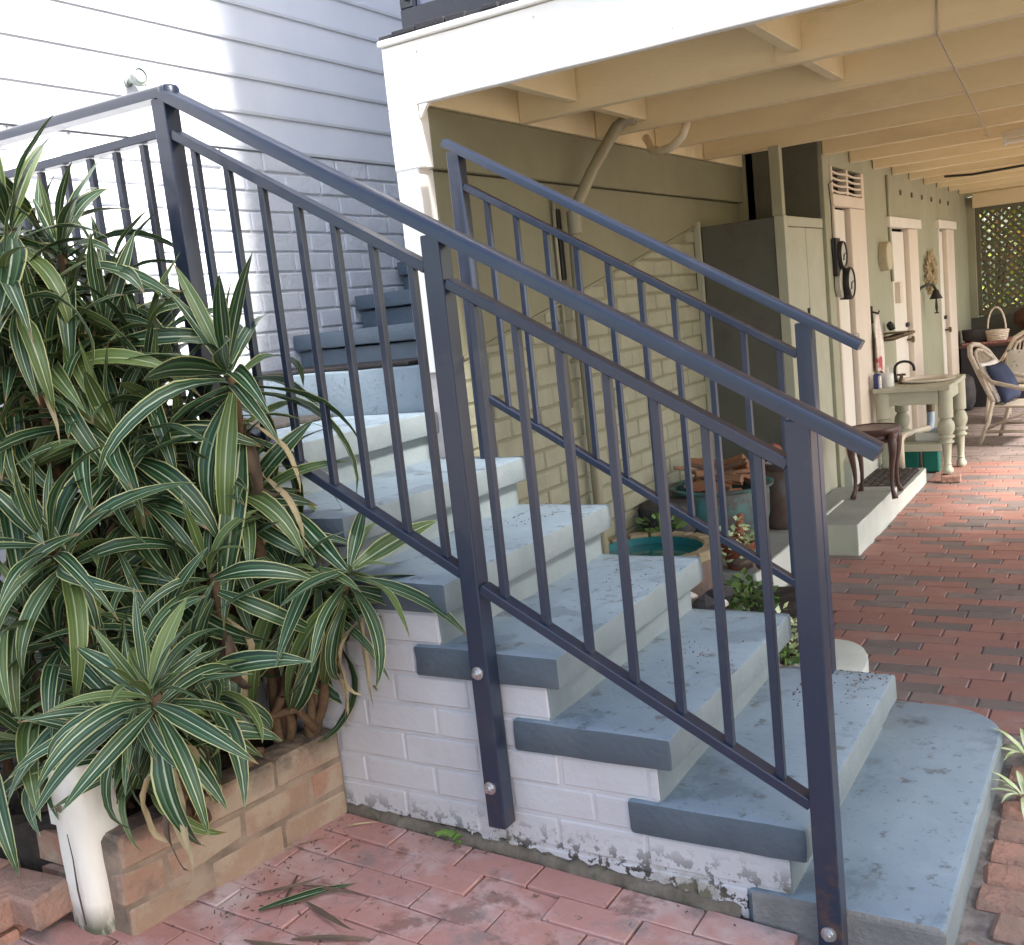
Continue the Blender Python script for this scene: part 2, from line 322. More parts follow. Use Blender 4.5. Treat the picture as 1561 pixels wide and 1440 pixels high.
def gridbox(x0, x1, y0, y1, z0, z1, nx, ny, nz, jit, sd=0):
    """a box with subdivided faces whose surface is slightly uneven"""
    b = MB(); rg = random.Random(sd); idx = {}
    def g(i, j, k):
        if (i, j, k) not in idx:
            idx[(i, j, k)] = len(b.v)
            b.v.append((x0 + (x1 - x0) * i / nx + rg.uniform(-jit, jit), y0 + (y1 - y0) * j / ny + rg.uniform(-jit, jit), z0 + (z1 - z0) * k / nz + rg.uniform(-jit, jit)))
        return idx[(i, j, k)]
    for i in range(nx):
        for j in range(ny):
            b.f.append((g(i, j, 0), g(i, j + 1, 0), g(i + 1, j + 1, 0), g(i + 1, j, 0))); b.f.append((g(i, j, nz), g(i + 1, j, nz), g(i + 1, j + 1, nz), g(i, j + 1, nz)))
    for i in range(nx):
        for k in range(nz):
            b.f.append((g(i, 0, k), g(i + 1, 0, k), g(i + 1, 0, k + 1), g(i, 0, k + 1))); b.f.append((g(i, ny, k), g(i, ny, k + 1), g(i + 1, ny, k + 1), g(i + 1, ny, k)))
    for j in range(ny):
        for k in range(nz):
            b.f.append((g(0, j, k), g(0, j, k + 1), g(0, j + 1, k + 1), g(0, j + 1, k))); b.f.append((g(nx, j, k), g(nx, j + 1, k), g(nx, j + 1, k + 1), g(nx, j, k + 1)))
    return b

# ------------------------------------------------------------------ ground and paving
def zg(x): return -.25 + .055 * max(0., min(2.2, -x))
MB().box(-40, 40, -40, 40, -.6, -.32).build('ground', 'ground', kind='structure')
MB().add([(-3.4, -3.2, zg(-3.4) - .012), (0, -3.2, -.262), (0, .02, -.262), (-3.4, .02, zg(-3.4) - .012), (-3.4, -3.2, -.33), (0, -3.2, -.33), (0, .02, -.33), (-3.4, .02, -.33)],
         [(0, 1, 2, 3), (7, 6, 5, 4), (0, 4, 5, 1), (1, 5, 6, 2), (2, 6, 7, 3), (3, 7, 4, 0)]).build('paving', 'joint_sand', kind='structure')
front = bpy.data.objects['paving']
ang = math.atan(.055)
for r in range(10):
    y = -.072 - r * .1005; off = (-.458 if r % 2 == 0 else -.350) + random.uniform(-.012, .012)
    for k in range(-8, 8):
        x = off + .2155 * k + .1075
        if x > .02 or x < -2.0: continue
        sx = 1.; xx = x
        if x + .105 > 0: sx = (0 - (x - .105)) / .21; xx = (x - .105) / 2
        if sx < .25: continue
        link('paver', brick_mesh('paver_front', .2118, .0978, .05, .0025, .0012), (xx, y, zg(xx) - .025 + random.uniform(-.003, .003)), front, (random.gauss(0, .011), ang + random.gauss(0, .011), random.gauss(0, .008)), (sx, 1, 1))
und = box(-.86, 3.9, 1.0, 11.0, -.33, -.259).build('paving', 'joint_sand', kind='structure')
side = box(0, 3.9, -3.2, 1.0, -.33, -.262).build('paving', 'joint_sand', kind='structure')
rest = MB(); cnt = 0
for r in range(112):
    y = 1.262 + r * .0868
    off = ((0, .107, .054, .15)[r % 4]) + random.uniform(-.012, .012)
    xl = -.84 if y > 2.35 else -.52
    if y > 3.26: xl = -.63
    if y > 5.8: xl = -.96
    xr = .42 - .107 * (y - 1.2) + .12
    for k in range(-6, 19):
        x = off + .2145 * k; a = max(x - .1045, xl); b = x + .1045
        if b - a < .03: continue
        zz = -.275 + random.uniform(-.002, .0025)
        if cnt < 296 and a < xr and y < 6.6:
            cnt += 1
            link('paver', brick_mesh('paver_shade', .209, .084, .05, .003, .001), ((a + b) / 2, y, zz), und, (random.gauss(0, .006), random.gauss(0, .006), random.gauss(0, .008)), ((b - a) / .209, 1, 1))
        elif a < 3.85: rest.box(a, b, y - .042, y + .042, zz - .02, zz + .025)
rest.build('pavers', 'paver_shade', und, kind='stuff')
for r in range(16):
    y = -.62 + r * .112; off = (.44 if r % 2 else .33) + random.uniform(-.03, .03)
    for k in range(0, 3):
        x = off + .238 * k; a = max(x - .113, .30); b = x + .113
        if y > 1.12: a = max(x - .113, .30)
        if b - a < .05: continue
        link('brick', brick_mesh('old_brick', .226, .098, .07, .011, .005), ((a + b) / 2, y, -.287 + random.uniform(-.006, .005)), side, (random.gauss(0, .02), random.gauss(0, .02), random.gauss(0, .03)), ((b - a) / .226, 1, 1))

# ------------------------------------------------------------------ staircase
Z = {1: -.172, 2: 0., 3: .170, 4: .344, 5: .518, 6: .688, 7: .86}
NX = {1: .281, 2: 0., 3: -.303, 4: -.582, 5: -.89, 6: -1.2, 7: -1.56}
W_ = .98
stair = thing('staircase', 'outdoor stair with blue grey painted treads on white painted brick base', 'staircase', (-.8, .5, -.25))
core = MB()
for k in range(2, 7): core.box(NX[k + 1] - (.064 if k == 6 else .05), NX[k] - .05, .0045, W_ - .02, -.26, Z[k] - .083)
core.box(-2.6, NX[7] - .065, .0045, W_, -.26, Z[7] - .09); core.build('wall_core', 'white_brick', stair)
TH = .083
def front_dark(n_, c_): return 1 if n_.y < -.7 else (2 if n_.x > .7 else 0)  # slate paint in front; right-facing side gets the light-tinted tread paint
for k in range(2, 7):
    L = (.43, .43, .435, .40, .42)[k - 2]
    gridbox(NX[k] - L, NX[k], -.014, W_, Z[k] - TH, Z[k], 5, 12, 2, .0022, k).build('tread', ['tread', 'slate', 'riser'], stair, .009, 2, 40, pick=front_dark)
gridbox(-2.59, NX[7], -.012, W_ + .01, Z[7] - TH, Z[7], 8, 8, 2, .002, 7).build('landing', ['tread', 'slate', 'riser'], stair, .008, 2, 40, pick=front_dark)
for k in range(2, 8):                          # risers under each nosing
    zl = Z[k - 1]
    P('riser', 'riser', stair, NX[k] - .062, NX[k] - .044, .006, W_ - .012, zl - .01, Z[k] - TH + .004, bevel=.002)
# bottom slab with its rounded rear corner
pts = [(-.146, -.014), (.281, -.014), (.281, 1.0)]
for i in range(1, 10):
    a = math.pi / 2 * i / 10; pts.append((.281 - .19 * (1 - math.cos(a)), 1.0 + .2 * math.sin(a)))
pts += [(.09, 1.2), (-.146, 1.205)]
b = MB(); n = len(pts); b.v = [(x, y, -.285) for x, y in pts] + [(x, y, -.172) for x, y in pts]
b.f = [tuple(range(n))[::-1], tuple(range(n, 2 * n))] + [(i, (i + 1) % n, n + (i + 1) % n, n + i) for i in range(n)]
b.build('tread', ['tread', 'slate', 'riser', 'rawconc'], stair, .012, 3, 40, pick=lambda n_, c_: (1 if c_.x < .06 else 3) if n_.y < -.7 else (2 if n_.x > .5 else 0))
box(.065, .2805, -.0165, -.010, -.262, -.186).build('bare_patch', 'rawconc', stair, .001)
# bricks of the front face, course by course
def course(z0, h, xl, xr, off, parent, m, y0=0., dep=.10, L=.230, step=.240, name='brick'):
    x = xl - off
    while x < xr - .004:
        a = max(x, xl); b_ = min(x + L, xr)
        if b_ - a > .018:
            link(name, brick_mesh(m, L, dep, .077, .004, .0016), ((a + b_) / 2, y0 + dep / 2 + random.uniform(-.003, .002), z0 + h / 2), parent, (random.gauss(0, .003), random.gauss(0, .004), random.gauss(0, .003)), ((b_ - a) / L, 1, (h - .009) / .077))
        x += step
course(-.258, .086, -1.9, -.148, .05, stair, 'white_brick')
course(-.172, .087, -1.9, -.047, .17, stair, 'white_brick')
course(-.085, .085, -1.9, -.43 - .002, .06, stair, 'white_brick')
course(0, .087, -1.9, -.35, .15, stair, 'white_brick')
course(.087, .085, -1.9, -.735, .03, stair, 'white_brick')
course(.172, .087, -1.9, -.63, .16, stair, 'white_brick')
course(.259, .086, -1.9, -1.018, .08, stair, 'white_brick')
course(.345, .088, -1.9, -.937, .18, stair, 'white_brick')
course(.433, .085, -1.9, -1.292, .05, stair, 'white_brick')
course(.518, .087, -1.9, -1.25, .14, stair, 'white_brick')
course(.605, .085, -1.9, -1.62, .05, stair, 'white_brick')
course(.690, .087, -1.9, -1.60, .14, stair, 'white_brick')
b = MB(); rg = random.Random(4)                # mossy mortar fillet along the foot of the wall
for i in range(61):
    xa = -1.34 + i * .0196; h1 = .026 + rg.uniform(-.006, .007); d1 = .020 + rg.uniform(-.007, .006)
    b.v += [(xa, .004, zg(xa) - .02), (xa, .004, zg(xa) + h1), (xa, -d1 * .55, zg(xa) + h1 * .55), (xa, -d1, zg(xa) + .001), (xa, -d1, zg(xa) - .02)]
for i in range(60):
    for j in range(4): b.f.append((i * 5 + j, i * 5 + j + 1, i * 5 + j + 6, i * 5 + j + 5))
b.build('mortar_fillet', 'moss', stair, smooth=True)
pad = MB(); pp = [(-.47, 1.21), (-.205, 1.21), (-.205, 1.46)] + [(-.205 - .155 * (1 - math.cos(math.pi / 2 * i / 8)), 1.46 + .30 * math.sin(math.pi / 2 * i / 8)) for i in range(1, 9)] + [(-.47, 1.77)]
pad.v = [(x, y, -.27) for x, y in pp] + [(x, y, -.175) for x, y in pp]; n = len(pp)
pad.f = [tuple(range(n))[::-1], tuple(range(n, 2 * n))] + [(i, (i + 1) % n, n + (i + 1) % n, n + i) for i in range(n)]
pad.build('concrete_pad', 'kerb', None, .008, 2, 40, label='pale round cornered concrete pad beside the foot of the rear railing', cat='concrete pad')

# upper flight, turning between the white wall and the house
up = thing('staircase', 'upper blue grey steps rising between white brick wall and house corner', 'staircase', (-2.1, 1.6, .6))
for i in range(6):
    y0 = (1.0, 1.40, 1.86, 2.23, 2.6, 2.97)[i]; y1 = (1.40, 1.86, 2.23, 2.6, 2.97, 3.4)[i]; zt = 1.03 + .157 * i
    if i == 0: gridbox(-2.59, -1.605, .995, y1 + .03, .80, zt, 8, 3, 2, .0025, 30).build('step', 'tread', up, .008, 2, 40)
    else:
        P('riser', 'skirt', up, -2.585, -1.61, y0 + .03, y1 + .05, .8, zt - .075, bevel=.004)
        gridbox(-2.59, -1.605, y0, y1 + .06, zt - .068, zt, 8, 3, 1, .002, 31 + i).build('step', 'skirt', up, .006, 2, 40)
for nm, (x0, x1, y0, y1, zt), lab in (('doormat', (-2.5, -1.72, 1.06, 1.37, 1.032), 'black doormat lying on the first step of the upper flight'), ('doormat', (-2.56, -2.02, .62, .95, .862), 'dark mat on the landing beside the white wall')):
    box(x0, x1, y0, y1, zt, zt + .014).build(nm, 'rubber', None, .003, label=lab, cat='doormat')

# ------------------------------------------------------------------ white house wall on the left (boards over painted brick)
ww = thing('wall', 'white house wall of horizontal boards above painted brickwork', 'wall', (-2.7, 0, -.25))
box(-2.9, -2.612, -1.6, 7, -.25, 1.985).build('wall_core', 'wall_white_brick', ww)
box(-2.9, -2.622, -1.6, 7, 1.985, 5.2).build('stud_wall', 'wall_white', ww)
for c in range(13):
    z0 = .868 + c * .086; y = -1.5 - (.12 if c % 2 else 0)
    while y < 3.9:
        lo, hi = max(y, -1.5), min(y + .23, 3.9)
        if hi - lo > .02 and (lo > .35 or c > 3):
            link('brick', brick_mesh('wall_white_brick', .1, .23, .077, .005, .002), (-2.652 + random.uniform(-.002, .002), (lo + hi) / 2, z0 + .043), ww, (random.gauss(0, .005), random.gauss(0, .005), random.gauss(0, .004)), (1, (hi - lo) / .23, 1))
        y += .24
for i in range(14):
    z0 = 1.987 + i * .149
    b = MB(); a0, a1 = -1.6, 7
    b.v = [(-2.618, a0, z0), (-2.594, a0, z0), (-2.591, a0, z0 + .012), (-2.605, a0, z0 + .158), (-2.618, a0, z0 + .158)]
    b.v += [(x, a1, z) for x, _, z in b.v]
    b.f = [(0, 1, 6, 5), (1, 2, 7, 6), (2, 3, 8, 7), (3, 4, 9, 8), (4, 0, 5, 9), (4, 3, 2, 1, 0), (5, 6, 7, 8, 9)]
    b.build('weatherboard', 'wall_white', ww)
lamp = thing('spotlight', 'small round grey spotlight fixed on the white boards above the corner post', 'spotlight', (-2.585, .73, 2.2))
MB().lathe([(.018, 0), (.018, .008), (.009, .01), (.008, .03)], (-2.592, .70, 2.185), 14, axis='x').build('bracket', 'grey_lamp', lamp, smooth=40)
MB().lathe([(.012, 0), (.028, .008), (.034, .022), (.034, .036), (.030, .039), (.029, .033), (0, .032)], (-2.566, .71, 2.195), 20, axis='x').build('shade', 'grey_lamp', lamp, smooth=40)
MB().lathe([(.028, 0), (.02, .008), (0, .011)], (-2.534, .71, 2.195), 16, axis='x').build('lens', 'lens', lamp, smooth=True)
MB().tube([(-2.54, .735, 2.18), (-2.56, .76, 2.12), (-2.59, .76, 2.0)], .002, 6).build('cable', 'grey_lamp', lamp)

# ------------------------------------------------------------------ raised house: deck, fascia, joists
deck = thing('house', 'raised house deck with white fascia and cream painted joists overhead', 'house', (1, 5, 1.9))
XR = 2.1
gridbox(-1.597, XR, .955, .992, 1.922, 2.128, 22, 1, 1, .0012, 3).build('fascia', 'fascia', deck, .004, 2)
P('fascia_bead', 'fascia', deck, -1.602, XR, .938, .99, 2.131, 2.152, bevel=.006, seg=2)
b = MB(); rg = random.Random(8); x = -1.6
while x < XR:
    l = rg.uniform(.05, .12); b.box(x, x + l - .004, .943 + rg.uniform(-.006, .01), 1.02, 2.154, 2.166 + rg.uniform(0, .012)); x += l
b.build('flashing', 'bitumen', deck, .002)
b = MB()
for i in range(9):
    for zz in (1.96, 2.09): b.lathe([(.004, 0), (.003, -.0015), (0, -.0018)], (-1.45 + .44 * i + .02 * (i % 3), .9535, zz + .006 * (i % 2)), 8, axis='y')
b.build('nail_heads', 'pier', deck)
P('corner_post', 'fascia', deck, -1.597, -1.500, .957, 1.05, 1.0, 1.716, bevel=.004)
P('beam_end', 'fascia', deck, -1.597, -1.474, .953, 1.02, 1.712, 1.9215, bevel=.004)
b = MB(); b.v = [(-1.468, .958, 1.92), (-1.43, .958, 1.92), (-1.468, .958, 1.875), (-1.468, .975, 1.92), (-1.43, .975, 1.92), (-1.468, .975, 1.875)]
b.f = [(0, 1, 2), (3, 5, 4), (0, 3, 4, 1), (1, 4, 5, 2), (2, 5, 3, 0)]; b.build('corner_bracket', 'fascia', deck)
P('brick_pier', 'pier', deck, -1.592, -1.515, .985, 1.045, .68, .998, bevel=.004)
P('floor', 'cream', deck, -1.6, XR, .994, 11.2, 2.105, 2.15, bevel=0)
for i in range(14):
    y = 1.635 + .69 * i
    gridbox(-1.46 + (.485 if y > 4.2 else 0), XR, y, y + .05, 1.92, 2.104, 14, 1, 1, .0022, 40 + i).build('joist', 'cream', deck, .004)
for i, (x, yb) in enumerate([(-1.24, 1.0), (-.38, 1.0), (-.40, 1.69), (-1.25, 1.69), (.9, 1.0)]):
    P('nogging', 'cream', deck, x, x + .045, yb + .003, yb + .632, 1.955, 2.1, bevel=.003)
P('wall_plate', 'cream', deck, -1.58, -1.462, 1.0, 4.39, 1.924, 2.103, bevel=.003)
P('floor_beam', 'cream', deck, -.9, XR, 10.3, 10.42, 1.78, 1.93, bevel=.004)
# the enclosed verandah above the deck: only the sill and lower panes show
box(-1.56, XR, 1.075, 11, 2.16, 4.7).build('upper_wall', 'wall_white', deck)
box(-1.9, XR + .3, .7, 11.4, 4.7, 4.8).build('roof', 'roof', deck)
win = P('window', 'alum', deck, -1.53, 1.2, 1.0, 1.062, 2.178, 2.25, bevel=.004)
for x in (-1.53, -.62, .3, 1.15):
    P('mullion', 'alum', win, x, x + .05, 1.002, 1.060, 2.251, 3.4, bevel=.003)
for x in (-1.475, -.565, .355): P('pane', 'glass_dark', win, x, x + .85 - (.055 if x > 0 else 0), 1.03, 1.036, 2.252, 3.4, bevel=0)
P('latch', 'iron', win, -1.50, -1.488, .985, 1.0005, 2.27, 2.34, bevel=.003)

# olive wall under the house, beside the stairs
ow = thing('wall', 'olive painted side wall of sheeting over brick behind the rear railing', 'wall', (-1.55, 3, -.25))
P('wall_core', 'olive', ow, -1.60, -1.512, 1.052, 4.4, -.26, 1.709, bevel=0)
P('beam', 'olive', ow, -1.60, -1.476, 1.022, 4.4, 1.712, 1.922, bevel=.004)
ZD = lambda y: 1.067 + .207 * (y - 1.236)
b = MB(); b.v = [(-1.512, 1.052, ZD(1.052)), (-1.500, 1.052, ZD(1.052)), (-1.512, 3.62, ZD(3.62)), (-1.500, 3.62, ZD(3.62)), (-1.512, 1.052, 1.708), (-1.500, 1.052, 1.708), (-1.512, 3.62, 1.708), (-1.500, 3.62, 1.708)]
b.f = [(0, 1, 3, 2), (4, 6, 7, 5), (0, 4, 5, 1), (2, 3, 7, 6), (0, 2, 6, 4), (1, 5, 7, 3)]; b.build('wall_sheet', 'olive', ow, .002)
for c in range(22):
    z0 = -.25 + c * .086; y = 1.052 - (.12 if c % 2 else 0)
    while y < 3.6:
        lo, hi = max(y, 1.052), min(y + .23, 3.6)
        zt = ZD((lo + hi) / 2) - .01; h = min(.077, zt - z0)
        if hi - lo > .03 and h > .02:
            link('brick', brick_mesh('olive_brick', .1, .23, .077, .005, .002), (-1.556 + random.uniform(-.003, .002), (lo + hi) / 2, z0 + h / 2), ow, (random.gauss(0, .006), random.gauss(0, .006), 0), (1, (hi - lo) / .23, h / .077))
        y += .24
b = MB(); b.beam((-1.497, 1.1, ZD(1.1)), (-1.497, 3.6, ZD(3.6)), .008, .012); b.build('cover_strip', 'olive', ow)
P('batten', 'sagewood', ow, -1.508, -1.472, 3.575, 3.598, -.05, 1.58, bevel=.002)

# pipes on and above that wall
dp = thing('downpipe', 'olive painted drain pipe bending down the wall behind the rear railing', 'pipe', (-1.45, 1.98, -.1))
MB().tube([(-1.225, 2.23, 1.955), (-1.265, 2.225, 1.958), (-1.30, 2.20, 1.93), (-1.335, 2.16, 1.86), (-1.38, 2.085, 1.75), (-1.42, 2.0, 1.62), (-1.43, 1.97, 1.56)], .026, 12).build('upper_bend', 'pvc', dp, smooth=True)
MB().tube([(-1.43, 1.97, 1.57), (-1.44, 1.97, 1.42), (-1.452, 1.985, 1.0), (-1.458, 2.0, .5), (-1.455, 2.0, .1), (-1.455, 2.0, -.2)], .025, 12).build('pipe', 'pvc', dp, smooth=True)
MB().tube([(-1.43, 1.97, 1.49), (-1.431, 1.97, 1.585)], .032, 12).build('collar', 'pvc', dp, smooth=40)
MB().box(-1.5, -1.478, 1.90, 2.0, 1.475, 1.50).box(-1.5, -1.478, 1.915, 1.945, 1.3, 1.60).build('bracket', 'iron', dp, .002)
for i in range(1): MB().tube([(-1.485, 1.90, 1.66), (-1.488, 1.895, 1.5), (-1.49, 1.9, 1.3), (-1.492, 1.9, .75)], .008, 8).build('conduit', 'pvc', dp, smooth=True)
MB().tube([(-1.36, 2.66, 1.935), (-1.32, 2.60, 1.90), (-1.27, 2.50, 1.855), (-1.20, 2.43, 1.83), (-1.13, 2.40, 1.835), (-1.08, 2.40, 1.87), (-1.06, 2.42, 1.93)], .019, 12).build('waste_pipe', 'pvc_cream', None, smooth=True, label='cream waste pipe drooping in a curve below the joists', cat='pipe')

# ------------------------------------------------------------------ cupboard and the door wall
cb = thing('cupboard', 'tall sage cupboard with dark end panel standing against the olive wall', 'cupboard', (-1.2, 4, -.1))
P('side_panel', 'charcoal', cb, -1.470, -1.055, 3.60, 3.63, -.1, 1.548, bevel=.003)
P('corner_stile', 'sagewood', cb, -1.054, -.998, 3.595, 3.66, -.11, 1.55, bevel=.003)
cd = P('door', 'sagewood', cb, -1.04, -1.004, 3.664, 4.02, -.1, 1.49, bevel=.003)
b = MB(); b.beam((-1.0, 3.965, .985), (-1.0, 4.005, 1.03), .006, .012); b.beam((-1.0, 4.005, .985), (-1.0, 3.965, 1.03), .006, .012); b.build('catch', 'iron', cd)
P('front_panel', 'sagewood', cb, -1.04, -1.002, 4.027, 4.40, -.1, 1.49, bevel=.003)
P('top_rail', 'sagewood', cb, -1.04, -.998, 3.661, 4.40, 1.493, 1.548, bevel=.003)
P('shelf_top', 'sagewood', cb, -1.475, -1.05, 3.632, 4.4, 1.52, 1.547, bevel=.002)
P('upright', 'sage', cb, -1.062, -1.004, 3.60, 3.655, 1.551, 1.918, bevel=.003)

dw = thing('wall', 'sage painted inner wall with three narrow white doors', 'wall', (-1.05, 7.5, -.25))
P('wall_face', 'sage', dw, -1.30, -.98, 4.403, 4.555, -.26, 2.103, bevel=.003)
P('wall_face', 'sage', dw, -1.30, -.98, 5.435, 6.30, -.26, 2.103, bevel=.003)
P('wall_face', 'sage', dw, -1.30, -.98, 7.315, 8.52, -.26, 2.103, bevel=.003)
P('wall_face', 'sage', dw, -1.30, -.98, 9.315, 10.6, -.26, 2.103, bevel=.003)
P('wall_face', 'sage', dw, -1.30, -.98, 4.556, 5.434, 1.868, 2.103, bevel=0)
P('wall_face', 'sage', dw, -1.30, -.98, 6.301, 7.314, 1.56, 2.103, bevel=0)
P('wall_face', 'sage', dw, -1.30, -.98, 8.521, 9.314, 1.56, 2.103, bevel=0)
P('end_wall', 'sage', dw, -1.62, -1.302, 4.405, 4.52, -.26, 2.10, bevel=0)
P('wall_core', 'dark_fill', dw, -1.45, -1.32, 4.405, 10.6, -.26, 2.103, bevel=0)  # core in the painted dark fill, keeps the door openings dark
P('dark_box', 'charcoal', dw, -1.40, -1.0, 4.403 - .02, 4.402, 1.552, 2.10, bevel=.003)
# doors: (y left edge, leaf end, trim end, top, sill)
d1 = P('door', 'door', dw, -1.035, -1.0, 4.585, 4.965, .06, 1.615, bevel=.003)
MB().lathe([(.012, 0), (.012, .03), (.022, .04), (.022, .055), (0, .06)], (-1.0, 4.93, .80), 14, axis='x').build('handle', 'silver', d1, smooth=40)
P('keeper', 'charcoal', d1, -.999, -.985, 4.76, 4.80, 1.10, 1.16, bevel=.003)
P('architrave', 'trim', dw, -1.02, -.965, 4.99, 5.36, .06, 1.625, bevel=.004)
P('architrave', 'trim', dw, -1.02, -.965, 4.553, 4.583, .06, 1.625, bevel=.003)
P('lintel', 'trim', dw, -1.02, -.962, 4.553, 5.40, 1.628, 1.70, bevel=.004)
P('architrave', 'trim', dw, -1.02, -.968, 5.365, 5.432, .06, 1.865, bevel=.004)
P('door_sill', 'kerb', dw, -1.30, -.93, 4.50, 5.43, -.16, .055, bevel=.005)
lv = P('vent', 'trim', dw, -1.04, -.97, 4.556, 4.59, 1.703, 1.865, bevel=.002)
P('vent_post', 'trim', lv, -1.03, -.97, 4.955, 4.99, 1.703, 1.865, bevel=.002)
for (ya, yb) in ((4.592, 4.953), (4.992, 5.36)):
    for k in range(4):
        z0 = 1.715 + k * .038; b = MB(); m_ = 8
        for i in range(m_):
            t0, t1 = i / m_, (i + 1) / m_; s0, s1 = -.008 * math.sin(math.pi * t0), -.008 * math.sin(math.pi * t1); A, B = ya + (yb - ya) * t0, ya + (yb - ya) * t1
            b.add([(-1.02, A, z0 + s0 + .012), (-.972, A, z0 + s0), (-.972, B, z0 + s1), (-1.02, B, z0 + s1 + .012), (-1.02, A, z0 + s0 + .022), (-.972, A, z0 + s0 + .013), (-.972, B, z0 + s1 + .013), (-1.02, B, z0 + s1 + .022)], [(0, 3, 2, 1), (4, 5, 6, 7), (1, 2, 6, 5), (0, 4, 7, 3), (0, 1, 5, 4), (3, 7, 6, 2)])
        b.build('slat', 'trim', lv)
for (ya, yl, yb, zt, hz) in ((6.31, 6.93, 7.31, 1.50, .55), (8.53, 8.87, 9.31, 1.525, .5)):
    dd = P('door', 'door', dw, -1.035, -1.0, ya + .02, yl - .01, -.2, zt, bevel=.003)
    P('architrave', 'trim', dw, -1.02, -.957, yl + .004, yb, -.24, zt + .02, bevel=.004)
    P('architrave', 'door', dw, -1.02, -.972, ya - .03, ya + .015, -.24, zt + .02, bevel=.003)
    P('lintel', 'door', dw, -1.02, -.945, ya - .16, yb + .13, zt + .023, zt + .10, bevel=.004)
    P('latch', 'iron', dd, -.999, -.98, yl - .10, yl - .02, hz + .19, hz + .225, bevel=.003)
    MB().lathe([(.010, 0), (.010, .03), (.026, .036), (.026, .055), (0, .06)], (-1.0, yl - .055, hz + .085), 12, axis='x').build('knob', 'bronze', dd, smooth=40)
P('switch_box', 'trim', dw, -.999, -.93, 6.325, 6.43, .95, 1.11, bevel=.004)
MB().tube([(-.968, 6.22, 1.905), (-.968, 6.23, 1.5), (-.968, 6.255, 1.12)], .012, 8).build('conduit', 'sagewood', dw, smooth=True)
for i in range(6):
    MB().lathe([(.022, 0), (.02, .012), (0, .014)], (-.98, 6.75 + i * .48, 1.80), 8, axis='x').build('bolt_head', 'rockbrown', dw)
P('shade_backing', 'dark_fill', dw, -1.2, -1.05, 4.5, 10.4, -.26, 1.9, bevel=0)  # black box added to paint the shade inside the door openings
P('end_post', 'sage', dw, -1.0, -.90, 10.44, 10.55, .6, 1.9, bevel=.003)

# ------------------------------------------------------------------ raised concrete edge, step block
ap = P('apron', 'concrete', None, -1.50, -.865, 2.28, 3.60, -.27, -.082, bevel=.006, seg=2); ap['kind'] = 'structure'
k_ = P('kerb_face', 'kerb', ap, -.8645, -.845, 2.27, 3.9, -.27, -.078, bevel=.004)
stp = thing('step', 'long pale grey concrete step along the foot of the door wall', 'step', (-.8, 4.4, -.25))
gridbox(-.99, -.632, 3.28, 4.315, -.27, -.085, 4, 8, 2, .002, 60).build('upper_block', ['concrete', 'kerb', 'sagewood'], stp, .006, 2, pick=lambda n_, c_: 1 if n_.x > .7 else (2 if n_.y < -.7 else 0))
gridbox(-.99, -.632, 4.318, 5.32, -.27, -.15, 4, 8, 2, .002, 61).build('lower_block', ['concrete', 'kerb', 'kerb'], stp, .006, 2, pick=lambda n_, c_: 1 if n_.x > .7 else 0)

# ------------------------------------------------------------------ railings
def bar(name, x, y, zb, zt, s, parent): return box(x - s / 2, x + s / 2, y - s / 2, y + s / 2, zb, zt).build(name, 'steel', parent, .0035 if s > .03 else .0018, 2 if s > .03 else 1)
def rprof(wd, ht):                                   # flat bar with softly rounded top corners
    p = [(-wd / 2, -ht / 2), (wd / 2, -ht / 2)]; r = min(.010, ht * .4)
    for i in range(5): a = math.pi / 2 * i / 4; p.append((wd / 2 - r + r * math.cos(a), ht / 2 - r + r * math.sin(a)))
    for i in range(5): a = math.pi / 2 * (i + 1e-9) / 4; p.append((-wd / 2 + r - r * math.sin(a), ht / 2 - r + r * math.cos(a)))
    return p
def bolt(x, z, parent, y):
    o = MB().lathe([(.017, 0), (.017, -.003), (.0115, -.004), (.0115, -.010), (.007, -.011), (.007, -.018), (0, -.019)], (x, y, z), 12, axis='y').build('bolt', 'bolt', parent, smooth=40); return o
fr = thing('railing', 'nearer dark steel stair railing with three posts on the front face of the steps', 'railing', (-.78, -.034, -.25))
YF = -.036
zt = lambda x: .838 + (.204 - x) * .5675             # centre line of the sloping handrail
MB().sweep(rprof(.058, .032), (.204, YF, zt(.204)), (-1.60, YF, zt(-1.60)), ).build('handrail', 'steel', fr, smooth=40)
MB().sweep(rprof(.056, .004), (.206, YF, zt(.206) - .0), (.2045, YF, zt(.2045))).build('end_cap', 'steel', fr)
MB().sweep(rprof(.0565, .0315), (-1.578, YF, 1.866), (-3.0, YF, 1.885)).build('handrail', 'steel', fr, smooth=40)
MB().lathe([(.0295, -.021), (.0295, .007), (.026, .013), (.018, .0158), (0, .0162)], (-1.592, YF, 1.867), 20).build('corner_cap', 'steel', fr, smooth=50)
PW = .05
bar('post', -1.612, YF, .55, 1.85, .052, fr); bar('post', -.781, YF, -.11, zt(-.781) - .015, .052, fr); bar('post', .052, YF, -.275, zt(.052) - .015, .052, fr)
MB().sweep([(-.02, -.012), (.02, -.012), (.02, .012), (-.02, .012)], (-1.586, YF, 1.752), (-.807, YF, 1.306)).build('upper_rail', 'steel', fr, .002)
MB().sweep([(-.02, -.012), (.02, -.012), (.02, .012), (-.02, .012)], (-.755, YF, 1.266), (.026, YF, .818)).build('upper_rail', 'steel', fr, .002)
MB().sweep([(-.02, -.012), (.02, -.012), (.02, .012), (-.02, .012)], (-1.586, YF, .998), (-.807, YF, .557)).build('lower_rail', 'steel', fr, .002)
MB().sweep([(-.02, -.012), (.02, -.012), (.02, .012), (-.02, .012)], (-.755, YF, .522), (.026, YF, .080)).build('lower_rail', 'steel', fr, .002)
box(-3.0, -1.639, YF - .02, YF + .02, 1.750, 1.774).build('upper_rail', 'steel', fr, .002)
